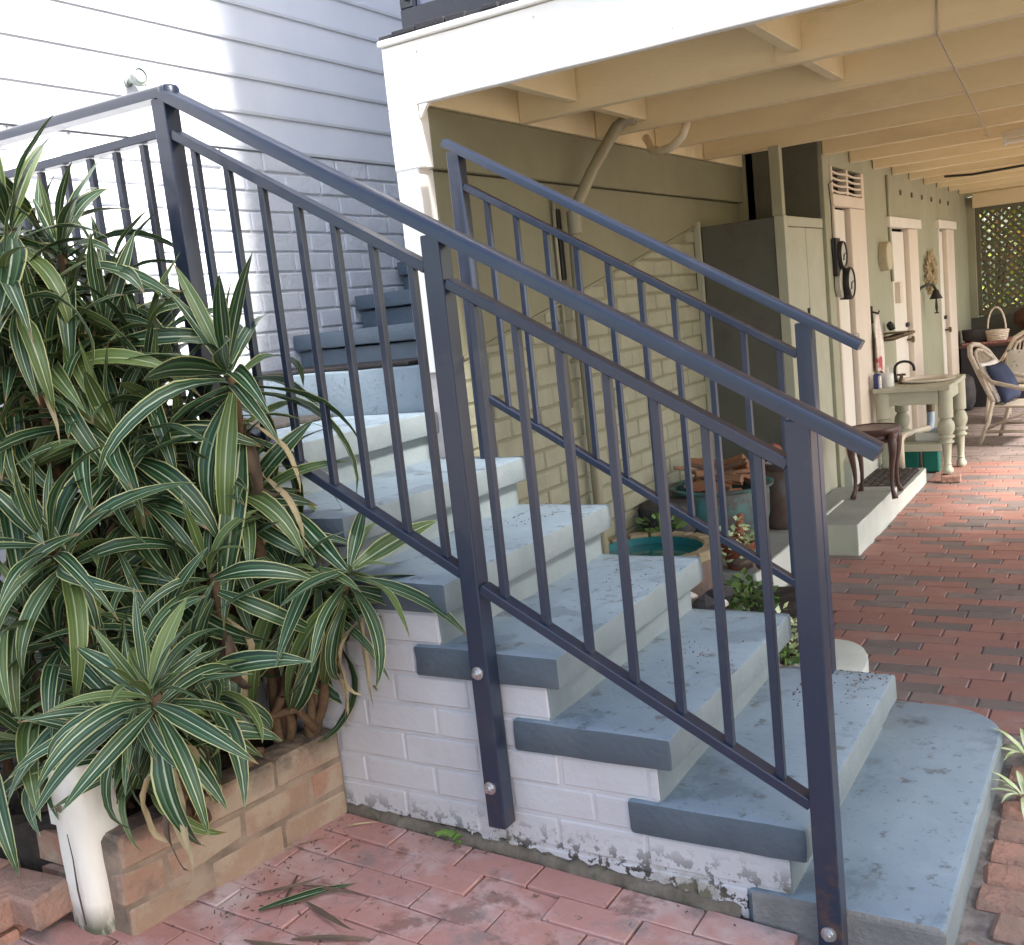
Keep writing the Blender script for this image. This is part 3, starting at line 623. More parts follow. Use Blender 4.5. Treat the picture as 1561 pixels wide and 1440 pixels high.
box(-3.0, -1.639, YF - .02, YF + .02, 1.0, 1.024).build('lower_rail', 'steel', fr, .002)
def balset(xs, ua, ub, la, lb, parent, y, s):
    for x in xs:
        zu = ua[1] + (x - ua[0]) * (ub[1] - ua[1]) / (ub[0] - ua[0]); zl = la[1] + (x - la[0]) * (lb[1] - la[1]) / (lb[0] - la[0])
        sl_ = (ub[1] - ua[1]) / (ub[0] - ua[0]) * s / 2; q = .0145
        b = MB(); h = s / 2
        b.v = [(x - h, y - h, zl + q - sl_), (x + h, y - h, zl + q + sl_), (x + h, y + h, zl + q + sl_), (x - h, y + h, zl + q - sl_), (x - h, y - h, zu - q - sl_), (x + h, y - h, zu - q + sl_), (x + h, y + h, zu - q + sl_), (x - h, y + h, zu - q - sl_)]
        b.f = [(0, 3, 2, 1), (4, 5, 6, 7), (0, 1, 5, 4), (1, 2, 6, 5), (2, 3, 7, 6), (3, 0, 4, 7)]
        b.build('baluster', 'steel', parent, .0015)
balset([-.695 + .1095 * i for i in range(7)], (-.755, 1.266), (.026, .818), (-.755, .522), (.026, .080), fr, YF, .019)
balset([-1.525 + .1115 * i for i in range(7)], (-1.586, 1.752), (-.807, 1.306), (-1.586, .998), (-.807, .557), fr, YF, .019)
balset([-1.72 - .115 * i for i in range(11)], (-3, 1.762), (-1.6, 1.762), (-3, 1.012), (-1.6, 1.012), fr, YF, .019)
bolt(-.785, .306, fr, YF - .0262); bolt(-.787, 0., fr, YF - .0262); bolt(.050, -.206, fr, YF - .0262)

rr = thing('railing', 'farther dark steel stair railing with two posts standing along the olive wall side', 'railing', (-.78, .95, 0))
YR = .955
MB().sweep(rprof(.053, .028), (-.041, YR, .985), (-1.372, YR, 1.775)).build('handrail', 'steel', rr, smooth=40)
zr = lambda x: .985 + (-.041 - x) * .5935
bar('post', -1.338, YR, .66, zr(-1.338) - .014, .048, rr); bar('post', -.198, YR, -.03, zr(-.198) - .014, .048, rr)
sec = [(-.018, -.011), (.018, -.011), (.018, .011), (-.018, .011)]
MB().sweep(sec, (-1.312, YR, 1.620), (-.222, YR, .972)).build('upper_rail', 'steel', rr, .002)
MB().sweep(sec, (-1.312, YR, .900), (-.222, YR, .246)).build('lower_rail', 'steel', rr, .002)
balset([-1.235 + .1065 * i for i in range(10)], (-1.312, 1.620), (-.209, .968), (-1.312, .900), (-.209, .242), rr, YR, .018)

# ------------------------------------------------------------------ brick planter and timber post
pl = thing('planter', 'low brick garden planter with stained render on its side', 'planter', (-1.4, -.35, -.2))
def yline(t): return (-1.325 - .085 * t, -.002 - .70 * t)          # right face of the planter, from wall to near corner
for c in range(3):
    z0 = -.195 + c * .09 + .0; nb = 3
    off = .11 if c % 2 else 0
    ts = [0] + [((i + 1) * .23 - off) / .70 for i in range(4)]; ts = [t for t in ts if t < 1.02] + [1.0]
    for a, b2 in zip(ts[:-1], ts[1:]):
        if b2 - a < .06: continue
        (xa, ya), (xb, yb) = yline(a), yline(b2); ln = math.hypot(xb - xa, yb - ya); zc = z0 + .045 - .0
        link('brick', brick_mesh('planter_brick', .23, .11, .084, .008, .005), ((xa + xb) / 2 - .0535 + random.uniform(-.003, .003), (ya + yb) / 2, zc), pl, (0, 0, math.atan2(yb - ya, xb - xa)), ((ln - .008) / .23, 1, 1))
b = MB(); xa, ya = yline(0); xb, yb = yline(1)
b.v = [(xa - .0015, ya, -.23), (xb - .0015, yb + .004, -.23), (xb - .10, yb + .004, -.23), (xa - .10, ya, -.23), (xa - .0015, ya, .066), (xb - .0015, yb + .004, .066), (xb - .10, yb + .004, .066), (xa - .10, ya, .066)]
b.f = [(0, 3, 2, 1), (4, 5, 6, 7), (0, 1, 5, 4), (1, 2, 6, 5), (2, 3, 7, 6), (3, 0, 4, 7)]; b.build('mortar', 'mortar', pl, .01)
for i in range(2):                                    # return of the planter behind the post
    link('brick', brick_mesh('planter_brick', .23, .11, .082, .008, .004), (-1.75 - .24 * i, -.63, -.10), pl, (0, 0, .02), (1, 1, 1))
    link('brick', brick_mesh('planter_brick', .23, .11, .082, .008, .004), (-1.70 - .24 * i, -.63, -.01), pl, (0, 0, -.02), (1, 1, 1))
soil = gridbox(-3.3, -1.44, -.68, -.004, -.26, .04, 30, 14, 1, .018, 9).build('soil', 'soil', kind='structure')
lowp = thing('planter', 'smaller low brick edging left of the white post', 'planter', (-1.9, -.9, -.2))
for c in range(2):
    for i in range(4):
        link('brick', brick_mesh('old_brick', .23, .11, .082, .008, .004), (-1.79 - .235 * i + .1 * c, -.78 + .004 * i, -.115 + .088 * c - .06), lowp, (random.gauss(0, .02), random.gauss(0, .02), random.gauss(0, .03)), (1, 1, 1))
    link('brick', brick_mesh('old_brick', .23, .11, .082, .008, .004), (-1.72, -.93 - .235 * c * .0, -.175 + .088 * c), lowp, (0, 0, 1.5), (1, 1, 1))
    link('brick', brick_mesh('old_brick', .23, .11, .082, .008, .004), (-1.73, -1.17, -.175 + .088 * c), lowp, (0, 0, 1.55), (1, 1, 1))
box(-3.2, -1.78, -1.6, -.82, -.3, -.12).build('soil', 'soil', kind='structure')
tp = thing('post', 'short leaning white painted timber post in front of the planter', 'post', (-1.52, -.73, -.2))
b = MB(); rg = random.Random(2); n = 14; rings = []
for i in range(9):
    t = i / 8; z = -.20 + .45 * t; cx = -1.527 - .006 * t; cy = -.682
    for k in range(n):
        a = 2 * math.pi * k / n + .3; r = .060 * (1 / max(abs(math.cos(a)), abs(math.sin(a)))) ** .8 * .95 + rg.uniform(-.003, .002)
        if i == 8: r *= .95
        b.v.append((cx + r * math.cos(a), cy + r * math.sin(a), z + (rg.uniform(-.004, .006) if i == 8 else 0)))
b.f = [(i * n + k, i * n + (k + 1) % n, (i + 1) * n + (k + 1) % n, (i + 1) * n + k) for i in range(8) for k in range(n)] + [tuple(range(8 * n, 9 * n))]
b.build('stump', 'post_white', tp, smooth=50)
MB().tube([(-1.515, -.7455, -.14), (-1.521, -.7465, -.05), (-1.518, -.7465, .03), (-1.524, -.7460, .09)], [.0018, .0022, .0014, .001], 5).build('crack', 'post_crack', tp)
MB().lathe([(.010, 0), (.008, -.003), (0, -.002)], (-1.540, -.743, .15), 9, axis='y').build('nail_hole', 'rockbrown', tp)
P('side_rail', 'post_white', tp, -1.675, -1.592, -.69, -.66, .06, .18, bevel=.004)

# ------------------------------------------------------------------ dracaenas
def leaf_mesh(Lg, Wd, bend, wave, seed, twist=0.):
    rg = random.Random(seed); nl, nw = 10, 4; v = []; uv = []; f = []
    x = z = 0; th = 0
    for i in range(nl + 1):
        t = i / nl
        if i: x += math.cos(th) * Lg / nl; z += math.sin(th) * Lg / nl
        th = -bend * t ** 1.3
        wv = Wd * max(.02, (min(1, .38 + t * 2.0) if t < .31 else 1) * (1 - max(0, (t - .38) / .62) ** 2.1))
        tw = twist * t
        for j in range(nw + 1):
            u = j / nw * 2 - 1; yy = u * wv / 2; h = abs(u) * wv * .22 * (1 - .55 * t) + wave * wv * math.sin(t * 11 + seed) * abs(u)
            y2 = yy * math.cos(tw) - h * math.sin(tw); h2 = yy * math.sin(tw) + h * math.cos(tw)
            v.append((x - math.sin(th) * h2, y2, z + math.cos(th) * h2)); uv.append((j / nw, t))
    for i in range(nl):
        for j in range(nw):
            a = i * (nw + 1) + j; f.append((a, a + 1, a + nw + 2, a + nw + 1))
    me = bpy.data.meshes.new('leaf'); me.from_pydata(v, [], f); ul = me.uv_layers.new(name='UVMap')
    for lp in me.loops: ul.data[lp.index].uv = uv[lp.vertex_index]
    for q in me.polygons: q.use_smooth = True
    return me
LM = {}
for bi, bd in enumerate((.45, 1.0, 1.6, 2.2)):
    LM[bi] = []
    for q in range(4):
        me = leaf_mesh(1, (.14, .118, .16, .10)[q], bd * (1 + .12 * (q - 1.5)), (.02, .09, .05, .12)[q], bi * 7 + q, (.25, -.3, .5, -.6)[q]); me.materials.append(M['leaf']); LM[bi].append(me)
DEADM = []
for q in range(4):
    me = leaf_mesh(1, .07 + .02 * q, 1.2 + .5 * q, .3, 90 + q, 1.2); me.materials.append(M['dead' if q % 2 else 'straw']); DEADM.append(me)
def rosette(parent, c, n, Lg, tilt=(0, 0), low=-.45, high=1.45, rg=random, wide=1.):
    """a head of strap leaves: upright in the middle, arching then drooping outward"""
    ax = Vector((tilt[0], tilt[1], 1)).normalized(); Q = Vector((0, 0, 1)).rotation_difference(ax)
    n = max(9, int(n * 1.05)); tilt = (tilt[0] + rg.gauss(0, .18), tilt[1] + rg.gauss(0, .18))
    for i in range(n):
        t = (i + .5) / n; e = high + (low - high) * t ** .85 + rg.gauss(0, .17); a = i * 2.39996 + rg.gauss(0, .4)
        bi = 0 if t < .2 else (1 if t < .42 else (2 if t < .75 else 3))
        if rg.random() < .2: bi = max(0, bi - 1)
        q = Q @ Quaternion((0, 0, 1), a) @ Quaternion((0, 1, 0), -e) @ Quaternion((1, 0, 0), rg.gauss(0, .4))
        s = Lg * .97 * (.66 + .42 * min(1, t * 2.2)) * rg.uniform(.68, 1.15)
        p = Vector(c) + ax * (.05 * (1 - t) - .07 * t) + (Q @ Vector((math.cos(a), math.sin(a), 0))) * .012
        link('leaf', rg.choice(LM[bi]), p, parent, q, (s, s * wide * rg.uniform(.9, 1.15), s))
def cane(parent, a, c, rad=.013):
    a = Vector(a); c = Vector(c); rg = random.Random(int(abs(a.x * 997 + c.z * 331))); pts = []; rs = []
    for i in range(14):
        t = i / 13; p = a.lerp(c, t) + Vector((math.sin(t * math.pi) * rg.uniform(-.012, .012), math.sin(t * math.pi) * rg.uniform(-.012, .012), -.03 * math.sin(t * math.pi)))
        pts.append(p); rs.append(rad * (1.15 - .3 * t) * (1.12 if i % 2 else .95))
    MB().tube(pts, rs, 9).build('cane', 'cane', parent, smooth=True)
DR = [  # label, root (x, y), heads: (x, y, z, leaf count, leaf length, tilt)
 ('striped dracaena whose single crown stands clear in front of the left balusters', (-1.42, -.10), [(-1.381, -.17, 1.105, 27, .40, (.05, -.25), 1.35, -.5), (-1.385, -.15, .95, 13, .42, (.15, -.4), .4, -1.0)]),
 ('striped dracaena in the middle of the clump reaching over the tall corner post foot', (-1.62, -.28), [(-1.615, -.35, .955, 26, .35, (.1, -.35)), (-1.60, -.22, 1.03, 16, .30, (0, -.1)), (-1.48, -.16, .80, 16, .3, (.3, -.3))]),
 ('striped dracaena with a low drooping crown over the left edge of the planter', (-1.66, -.45), [(-1.613, -.60, .735, 26, .35, (-.1, -.5)), (-1.82, -.5, .86, 22, .36, (0, -.4))]),
 ('striped dracaena with a small upright star of leaves in the centre of the clump', (-1.42, -.30), [(-1.367, -.35, .615, 16, .29, (.05, -.35))]),
 ('striped dracaena spreading its big low crown over the planter wall beside the white post', (-1.38, -.5), [(-1.205, -.70, .44, 24, .30, (.25, -.45)), (-1.28, -.66, .40, 20, .30, (.2, -.7), .6, -1.1), (-1.36, -.60, .34, 24, .31, (.2, -.7)), (-1.38, -.44, .36, 22, .31, (.25, -.6)), (-1.44, -.58, .22, 18, .30, (.3, -.8))]),
 ('striped dracaena leaning right so its drooping leaves hang over the white brick stair wall', (-1.40, -.08), [(-1.13, -.10, .54, 24, .36, (.4, -.25), .75, -1.0), (-1.22, -.12, .545, 18, .36, (.3, -.4), .3, -1.2), (-1.33, -.12, .54, 22, .36, (.2, -.4), .8, -1.1), (-1.27, -.08, .44, 18, .34, (.3, -.3), .4, -1.2)]),
 ('tall striped dracaena at the upper left with long leaves before the upper rail', (-1.9, -.3), [(-1.752, -.50, 1.36, 26, .36, (-.05, -.35)), (-1.82, -.42, 1.53, 22, .35, (.1, -.2)), (-1.90, -.45, 1.20, 20, .34, (.1, -.4)), (-1.83, -.28, 1.27, 24, .35, (.3, -.25))]),
 ('tall striped dracaena behind the upper left crown in front of the white wall', (-1.85, -.2), [(-1.76, -.2, 1.37, 18, .30, (.3, -.1)), (-1.69, -.18, 1.18, 20, .33, (.35, -.2)), (-1.93, -.25, 1.52, 18, .30, (0, -.1)), (-1.80, -.30, 1.46, 20, .32, (.15, -.2)), (-1.72, -.26, 1.24, 20, .33, (.25, -.3)), (-1.66, -.2, 1.10, 18, .32, (.2, -.2))]),
 ('striped dracaena filling the left edge of the photo at rail baluster height', (-1.95, -.42), [(-1.85, -.50, 1.08, 26, .37, (-.05, -.4)), (-1.77, -.40, 1.17, 22, .36, (.15, -.3)), (-1.72, -.35, 1.0, 20, .34, (.1, -.4)), (-1.92, -.36, 1.28, 20, .36, (.1, -.3)), (-1.80, -.28, 1.12, 20, .36, (.2, -.2)), (-1.86, -.55, .92, 18, .34, (0, -.5))]),
 ('striped dracaena deep in the shaded heart of the clump above the soil', (-1.62, -.25), [(-1.67, -.30, .78, 24, .35, (0, -.4)), (-1.52, -.2, .76, 22, .34, (.2, -.3)), (-1.44, -.14, .74, 20, .34, (.3, -.2)), (-1.58, -.30, .60, 22, .34, (.1, -.5)), (-1.50, -.12, .60, 20, .34, (.2, -.2)), (-1.62, -.15, .88, 20, .34, (.1, -.2)), (-1.47, -.30, .50, 18, .33, (.2, -.5)), (-1.70, -.40, .62, 20, .34, (0, -.5))]),
 ('lowest striped dracaena whose leaves hang around the white timber post', (-1.58, -.55), [(-1.68, -.58, .50, 24, .34, (-.1, -.5)), (-1.52, -.54, .36, 22, .33, (.1, -.5)), (-1.80, -.60, .33, 20, .34, (-.3, -.4)), (-1.45, -.45, .48, 18, .33, (.1, -.5))]),
 ('striped dracaena at the lower left edge of the photo above the small edging bricks', (-1.9, -.5), [(-1.80, -.62, .60, 24, .36, (-.1, -.5)), (-1.98, -.55, .42, 24, .36, (-.1, -.4)), (-1.90, -.7, .24, 18, .32, (0, -.5)), (-2.0, -.22, .60, 20, .36, (0, -.3)), (-2.1, -.2, .92, 20, .36, (0, -.3)), (-1.88, -.16, .72, 20, .36, (.1, -.3)), (-2.05, -.22, .35, 18, .36, (0, -.4)), (-1.75, -.14, .5, 18, .34, (.1, -.4)), (-1.74, -.62, .22, 20, .30, (-.2, -.6))]),
]
rg = random.Random(21)
for lab, (rx, ry), heads in DR:
    t = thing('dracaena', lab, 'plant', (rx, ry, .03), 'striped dracaenas in the brick planter')
    for (x, y, z, n, Lg, tl, *hl) in heads:
        cane(t, (rx + rg.uniform(-.03, .03), ry + rg.uniform(-.03, .03), .02), (x - tl[0] * .05, y - tl[1] * .05, z))
        rosette(t, (x, y, z), n, Lg, tl, hl[1] if hl else -.45, hl[0] if hl else 1.45, rg=rg)
    for i in range(7):
        h = rg.choice([q for q in heads if q[2] > .45] or heads[:1]); e = rg.uniform(-1.2, -.5); a = rg.uniform(0, 6.28)
        link('dead_leaf', rg.choice(DEADM), (h[0], h[1] + .03, h[2] - .1 - rg.uniform(0, .12)), t, Quaternion((0, 0, 1), a) @ Quaternion((0, 1, 0), -e), (.26, .26, .26))
# bare crooked canes lying at the soil by the wall
bc = thing('bare_cane', 'bare brown crooked canes over the planter soil beside the stair wall', 'cane', (-1.42, -.1, .04))
for pts in ([(-1.60, -.16, .05), (-1.52, -.20, .09), (-1.45, -.20, .13), (-1.40, -.17, .17), (-1.36, -.12, .17), (-1.345, -.08, .10)], [(-1.40, -.17, .17), (-1.39, -.13, .22), (-1.40, -.10, .30)],
            [(-1.52, -.20, .09), (-1.47, -.22, .07), (-1.42, -.21, .08)], [(-1.36, -.12, .17), (-1.35, -.11, .26), (-1.36, -.09, .34)], [(-1.50, -.36, .12), (-1.46, -.42, .08), (-1.42, -.47, .07)]):
    MB().tube(pts, [.012 * (1.1 if i % 2 else .95) for i in range(len(pts))], 8).build('cane', 'cane', bc, smooth=True)

# ------------------------------------------------------------------ things on the door wall
X0 = -.978
ck = thing('wall_clock', 'pair of black framed round dials mounted one above the other beside the first door', 'clock', (X0, 4.6, 1.05))
box(X0, X0 + .03, 4.50, 4.60, 1.20, 1.43).build('backboard', 'iron', ck, .004)
for cy, cz, r in ((4.585, 1.325, .085), (4.66, 1.15, .098)):
    MB().lathe([(r, 0), (r, .018), (r * .94, .026), (r * .86, .024), (r * .86, .016)], (X0 + .03 if cz > 1.2 else X0 + .05, cy, cz), 28, axis='x').build('rim', 'iron', ck, smooth=40)
    MB().lathe([(r * .87, .017), (0, .018)], (X0 + .03 if cz > 1.2 else X0 + .05, cy, cz), 24, axis='x').build('dial', 'dial', ck)
    b = MB(); q = X0 + (.051 if cz > 1.2 else .071); b.beam((q, cy, cz), (q, cy + r * .5, cz + .01), .003, .008, (1, 0, 0)); b.beam((q, cy, cz), (q, cy - .01, cz - r * .4), .003, .008, (1, 0, 0)); b.build('hands', 'iron', ck)
MB().lathe([(.092, 0), (.092, .03), (0, .034)], (X0 + .004, 4.60, 1.15), 24, axis='x').build('dial', 'dial', ck, smooth=40)
MB().tube([(X0 + .03, 4.62, 1.24), (X0 + .045, 4.63, 1.15), (X0 + .04, 4.62, 1.05)], [.035, .018, .04], 10).build('bracket', 'iron', ck, smooth=True)
MB().tube([(X0 + .006, 4.50, 1.33), (X0 + .02, 4.46, 1.62), (X0 + .01, 4.47, 1.75), (X0 + .02, 4.56, 1.78)], .004, 6).build('cable', 'iron', None, label='thin dark cable running up the wall above the paired dials', cat='cable')
MB().lathe([(.104, 0), (.104, .055), (.098, .062), (.05, .066), (0, .067)], (X0, 5.93, 1.308), 28, axis='x').build('timber_disc', 'slice', None, smooth=40, label='pale round timber disc hanging on the wall between the first and second doors', cat='wall disc')
orn = thing('wall_hanging', 'dry woven shell and straw hanging with a pointed top beside the third door', 'wall hanging', (X0, 7.87, .93))
rg = random.Random(5)
for k in range(80):
    t = rg.random(); zc = .96 + .33 * t; wd = .20 * math.sin(math.pi * min(1, (1.05 - t) * .9)) ** .8
    yy = 7.87 + rg.uniform(-1, 1) * wd * 1.5; b = MB(); b.tube([(X0 + .004, yy, zc), (X0 + .03, yy + rg.uniform(-.02, .02), zc + .03), (X0 + .035, yy + rg.uniform(-.04, .04), zc + .07)], [.008, .013, .002], 5); b.build('straw', 'straw', orn)
bl = thing('wall_bell', 'dark iron bell hanging from a curled bracket beside the second door', 'bell', (X0, 7.6, .8))
MB().tube([(X0, 7.33, 1.0), (X0 + .02, 7.33, 1.03), (X0 + .06, 7.40, 1.055), (X0 + .09, 7.5, 1.05), (X0 + .10, 7.58, 1.01)], .012, 8).build('bracket', 'iron', bl, smooth=True)
MB().lathe([(.055, 0), (.05, .012), (.03, .05), (.022, .075), (0, .082)], (X0 + .10, 7.59, .925), 16).build('bell', 'iron', bl, smooth=True)
MB().tube([(X0 + .10, 7.59, .93), (X0 + .10, 7.595, .85), (X0 + .10, 7.60, .81)], [.006, .013, .006], 8).box(X0 + .085, X0 + .115, 7.57, 7.63, .80, .81).build('clapper', 'iron', bl)

# wash table and what stands on it
wt = thing('wash_table', 'sage green wash table with turned legs and a sunken basin', 'table', (-.68, 5.6, -.25))
tt = gridbox(-.935, -.445, 5.2, 5.95, .385, .415, 4, 6, 1, .0012, 70).build('tabletop', 'sagewood', wt, .004)
P('apron', 'sagewood', wt, -.88, -.53, 5.255, 5.275, .29, .384); P('apron', 'sagewood', wt, -.505, -.485, 5.36, 5.86, .29, .384)
P('bracket', 'sagewood', wt, -.478, -.46, 5.29, 5.33, .33, .384)
PR = [(.0, .0), (.022, 0), (.034, .012), (.036, .03), (.024, .05), (.022, .06), (.026, .066), (.022, .075), (.03, .20), (.033, .205), (.047, .215), (.047, .222), (.036, .23), (.036, .24), (.052, .25), (.052, .26), (.036, .27), (.05, .295), (.056, .32), (.05, .35), (.032, .375), (.048, .385), (.048, .575), (0, .576)]
for (x, y, z) in ((-.492, 5.30, -.19), (-.492, 5.90, -.249), (-.885, 5.27, -.149), (-.885, 5.90, -.249)):
    s = (.384 - z) / .576
    MB().lathe([(r, q * s) for r, q in PR], (x, y, z), 20).build('leg', 'sagewood', wt, smooth=40)
P('shelf', 'sagewood', wt, -.86, -.53, 5.33, 5.86, .005, .024); P('shelf_rail', 'sagewood', wt, -.885, -.52, 5.262, 5.285, -.03, .02)
basin = MB().lathe([(.10, .0), (.165, .01), (.185, .014), (.19, .024), (.18, .028), (.165, .024), (.14, -.01), (.09, -.05), (0, -.058)], (-.655, 5.62, .408), 32, 1, 1.15).build('basin', 'ceramic', wt, smooth=60)
tap = thing('tap', 'dark gooseneck tap behind the basin on the wash table', 'tap', (-.87, 5.62, .415))
MB().lathe([(.02, 0), (.016, .03), (.012, .05)], (-.865, 5.62, .416), 12).tube([(-.865, 5.62, .45), (-.865, 5.62, .51)] + [(-.80 - .065 * math.cos(a), 5.62, .51 + .05 * math.sin(a)) for a in [i * math.pi / 8 for i in range(1, 9)]] + [(-.735, 5.62, .49)], .0095, 10).build('spout', 'iron', tap, smooth=True)
MB().lathe([(.02, 0), (.025, .02), (.014, .035), (.010, .06)], (-.80, 5.50, .416), 12).build('valve', 'bronze', tap, smooth=True)
MB().tube([(-.83, 5.50, .478), (-.77, 5.50, .478)], .008, 8).tube([(-.80, 5.47, .478), (-.80, 5.53, .478)], .008, 8).build('handle', 'bronze', tap)
sd = thing('soap_dispenser', 'stout white soap pot with pump beside the tap', 'soap dispenser', (-.88, 5.36, .415))
MB().lathe([(.044, 0), (.046, .02), (.044, .085), (.038, .092), (.02, .095), (0, .096)], (-.868, 5.36, .415), 20).build('pot', 'white_plastic', sd, smooth=50)
MB().tube([(-.862, 5.36, .508), (-.862, 5.36, .548)], .008, 8).tube([(-.866, 5.36, .548), (-.83, 5.36, .555)], .007, 8).build('pump', 'white_plastic', sd, smooth=40)
cn = thing('spray_can', 'dark blue and silver spray can standing below the hanging towel', 'can', (-.93, 5.33, .415))
MB().lathe([(.025, 0), (.026, .004), (.026, .09), (.02, .10), (0, .10)], (-.912, 5.26, .415), 16).build('body', 'blue_can', cn, smooth=40)
MB().lathe([(.012, 0), (.012, .085), (0, .086)], (-.892, 5.246, .416), 12).build('silver_side', 'silver', cn, smooth=40)
dr = thing('drain_pipe', 'cream drain pipe with blue grey trap beneath the basin', 'pipe', (-.68, 5.5, -.15))
MB().lathe([(.05, .12), (.04, .08), (.028, .07), (.028, .0)], (-.635, 5.60, .20), 14).build('outlet', 'bronze', dr, smooth=40)
MB().tube([(-.635, 5.60, .25), (-.635, 5.60, .13), (-.64, 5.585, .09), (-.66, 5.55, .075)], .026, 12).build('trap', 'pvc_blue', dr, smooth=True)
MB().tube([(-.65, 5.56, .085), (-.70, 5.42, .09), (-.762, 5.27, .085), (-.775, 5.235, .06), (-.777, 5.228, .0), (-.775, 5.228, -.149)], .0235, 12).build('pipe', 'pvc_cream', dr, smooth=True)
tr = thing('tray', 'shallow grey painted wooden tray on the wash table shelf', 'tray', (-.62, 5.5, .024))
b = MB().box(-.70, -.53, 5.34, 5.62, .026, .034); b.box(-.70, -.53, 5.34, 5.352, .035, .085).box(-.70, -.53, 5.608, 5.62, .035, .085).box(-.70, -.69, 5.353, 5.607, .035, .085).box(-.54, -.53, 5.353, 5.607, .035, .085); b.build('tray_body', 'kerb', tr, .002)
for i, (x, y, lab) in enumerate(((-.80, 5.75, 'green square tin beneath the wash table, nearer the cream drain pipe'), (-.665, 5.74, 'green square tin beneath the wash table, nearer the right front leg'))):
    g = thing('tin', lab, 'tin', (x, y, -.25)); box(x - .058, x + .058, y - .055, y + .055, -.25, -.005).build('body', 'green_tin', g, .012, 2); MB().lathe([(.03, 0), (.03, .012), (0, .012)], (x, y, -.005), 14).build('cap', 'green_tin', g)
link('brick', brick_mesh('old_brick', .226, .098, .07, .011, .005), (-.475, 5.30, -.223), None, (0, 0, .1), (.55, 1, .85), label='pinkish brick block under the front right leg of the wash table', cat='brick')
b = MB(); rg = random.Random(3); nx, nz = 12, 12
for i in range(nx + 1):
    for j in range(nz + 1):
        u, t = i / nx, j / nz; sp = .02 + .085 * min(1, t * 2.2); yy = 5.50 + (u - .5) * 2 * sp; b.v.append((X0 + .03 + .018 * math.sin(u * 17 + t * 2) * min(1, t * 2) + .02 * math.sin(u * 3), yy, .905 - .385 * t - .03 * (u > .6) * t))
b.f = [(i * (nz + 1) + j, i * (nz + 1) + j + 1, (i + 1) * (nz + 1) + j + 1, (i + 1) * (nz + 1) + j) for i in range(nx) for j in range(nz)]
tw = thing('towel', 'white and red printed tea towel hanging from a wall hook', 'towel', (X0, 5.5, .5)); b.build('cloth', 'towel', tw, smooth=True)
MB().box(X0, X0 + .012, 5.46, 5.50, .85, .97).tube([(X0 + .01, 5.48, .93), (X0 + .05, 5.49, .915), (X0 + .055, 5.49, .935)], .007, 8).build('hook', 'iron', tw)
ar = thing('wall_bracket', 'dark cast bracket shelf with a small plant pot beside the towel', 'bracket', (X0, 5.95, .7))
MB().tube([(X0, 5.88, .71), (X0 + .05, 5.90, .715), (X0 + .13, 5.94, .735), (X0 + .20, 5.97, .745)], [.018, .024, .022, .010], 8).box(X0, X0 + .16, 5.86, 5.98, .745, .757).build('arm', 'bronze', ar, .003)
MB().rock((X0 + .045, 5.91, .80), .038, 3).build('pot_plant', 'iron', ar)

# stool, mat
st = thing('stool', 'dark timber stool with oval top and curved cabriole legs', 'stool', (-.70, 4.08, -.085))
MB().lathe([(.0, 0), (.93, 0), (.98, .008), (1, .02), (.97, .03), (.9, .032), (.86, .026), (0, .026)], (-.692, 4.06, .288), 32, .152, .175).build('top', 'darkwood', st, smooth=40)
MB().lathe([(.8, -.05), (.86, 0)], (-.692, 4.06, .287), 28, .152, .175).build('frieze', 'darkwood', st, smooth=True)
for (x, y) in ((-.79, 3.95), (-.585, 3.96), (-.80, 4.17), (-.60, 4.18)):
    dx, dy = (x + .692), (y - 4.06); l = math.hypot(dx, dy); dx /= l; dy /= l
    prof = [(0, .29, .022), (.018, .24, .026), (.014, .17, .02), (0, .09, .014), (-.004, .03, .0115), (.0, -.03, .011), (.012, -.06, .015), (.02, -.082, .018)]
    MB().tube([(x + dx * q, y + dy * q, z) for q, z, r in prof], [r for q, z, r in prof], 10).build('leg', 'darkwood', st, smooth=True)
dm = thing('doormat', 'black ribbed rubber doormat on the concrete step before the first door', 'doormat', (-.8, 4.85, -.15))
box(-.955, -.655, 4.44, 5.20, -.149, -.141).build('base', 'rubber', dm, .003)
for i in range(6):
    for j in range(12): box(-.945 + i * .0485, -.905 + i * .0485, 4.452 + j * .062, 4.50 + j * .062, -.140, -.127).build('rubber_block', 'mat_pale' if (i + j) % 2 else 'rubber', dm, .003)

# light fitting and cables under the joists
lf = thing('light_fitting', 'cream fluorescent batten fixed below the joists at the right edge', 'light', (.3, 4.75, 1.86))
box(-.035, 1.2, 4.70, 4.76, 1.878, 1.918).build('body', 'pvc_cream', lf, .004)
MB().tube([(-.01, 4.73, 1.855), (1.18, 4.73, 1.855)], .014, 12).build('tube', 'tube', lf, smooth=40)
for x in (-.03, 1.18): P('end_holder', 'white_plastic', lf, x, x + .018, 4.712, 4.748, 1.835, 1.877)
cbp = [(.10, 1.632, 2.08), (.096, 1.63, 1.96), (.095, 1.63, 1.914)]
for k in range(5):
    y0 = 1.635 + .69 * k; x = .095 - .045 * k; cbp += [(x, y0 + .0, 1.914), (x - .003, y0 + .052, 1.914), (x - .02, y0 + .36, 1.905)]
cbp.append((-.13, 4.72, 1.914))
MB().tube(cbp, .0035, 6).build('cable', 'cane_grey', None, label='thin cable strung along the joist bottoms to the fluorescent batten', cat='cable')
MB().tube([(-.43, 1.631, 2.07), (-.432, 1.63, 1.99), (-.433, 1.631, 1.935)], .004, 6).tube([(-.43, 1.631, 2.06), (-.3, 1.631, 2.075), (-.18, 1.631, 2.062), (-.05, 1.631, 2.07), (.1, 1.631, 2.075)], .004, 6).build('cable', 'cream', None, label='cream painted cable looped along the face of the first joist', cat='cable')
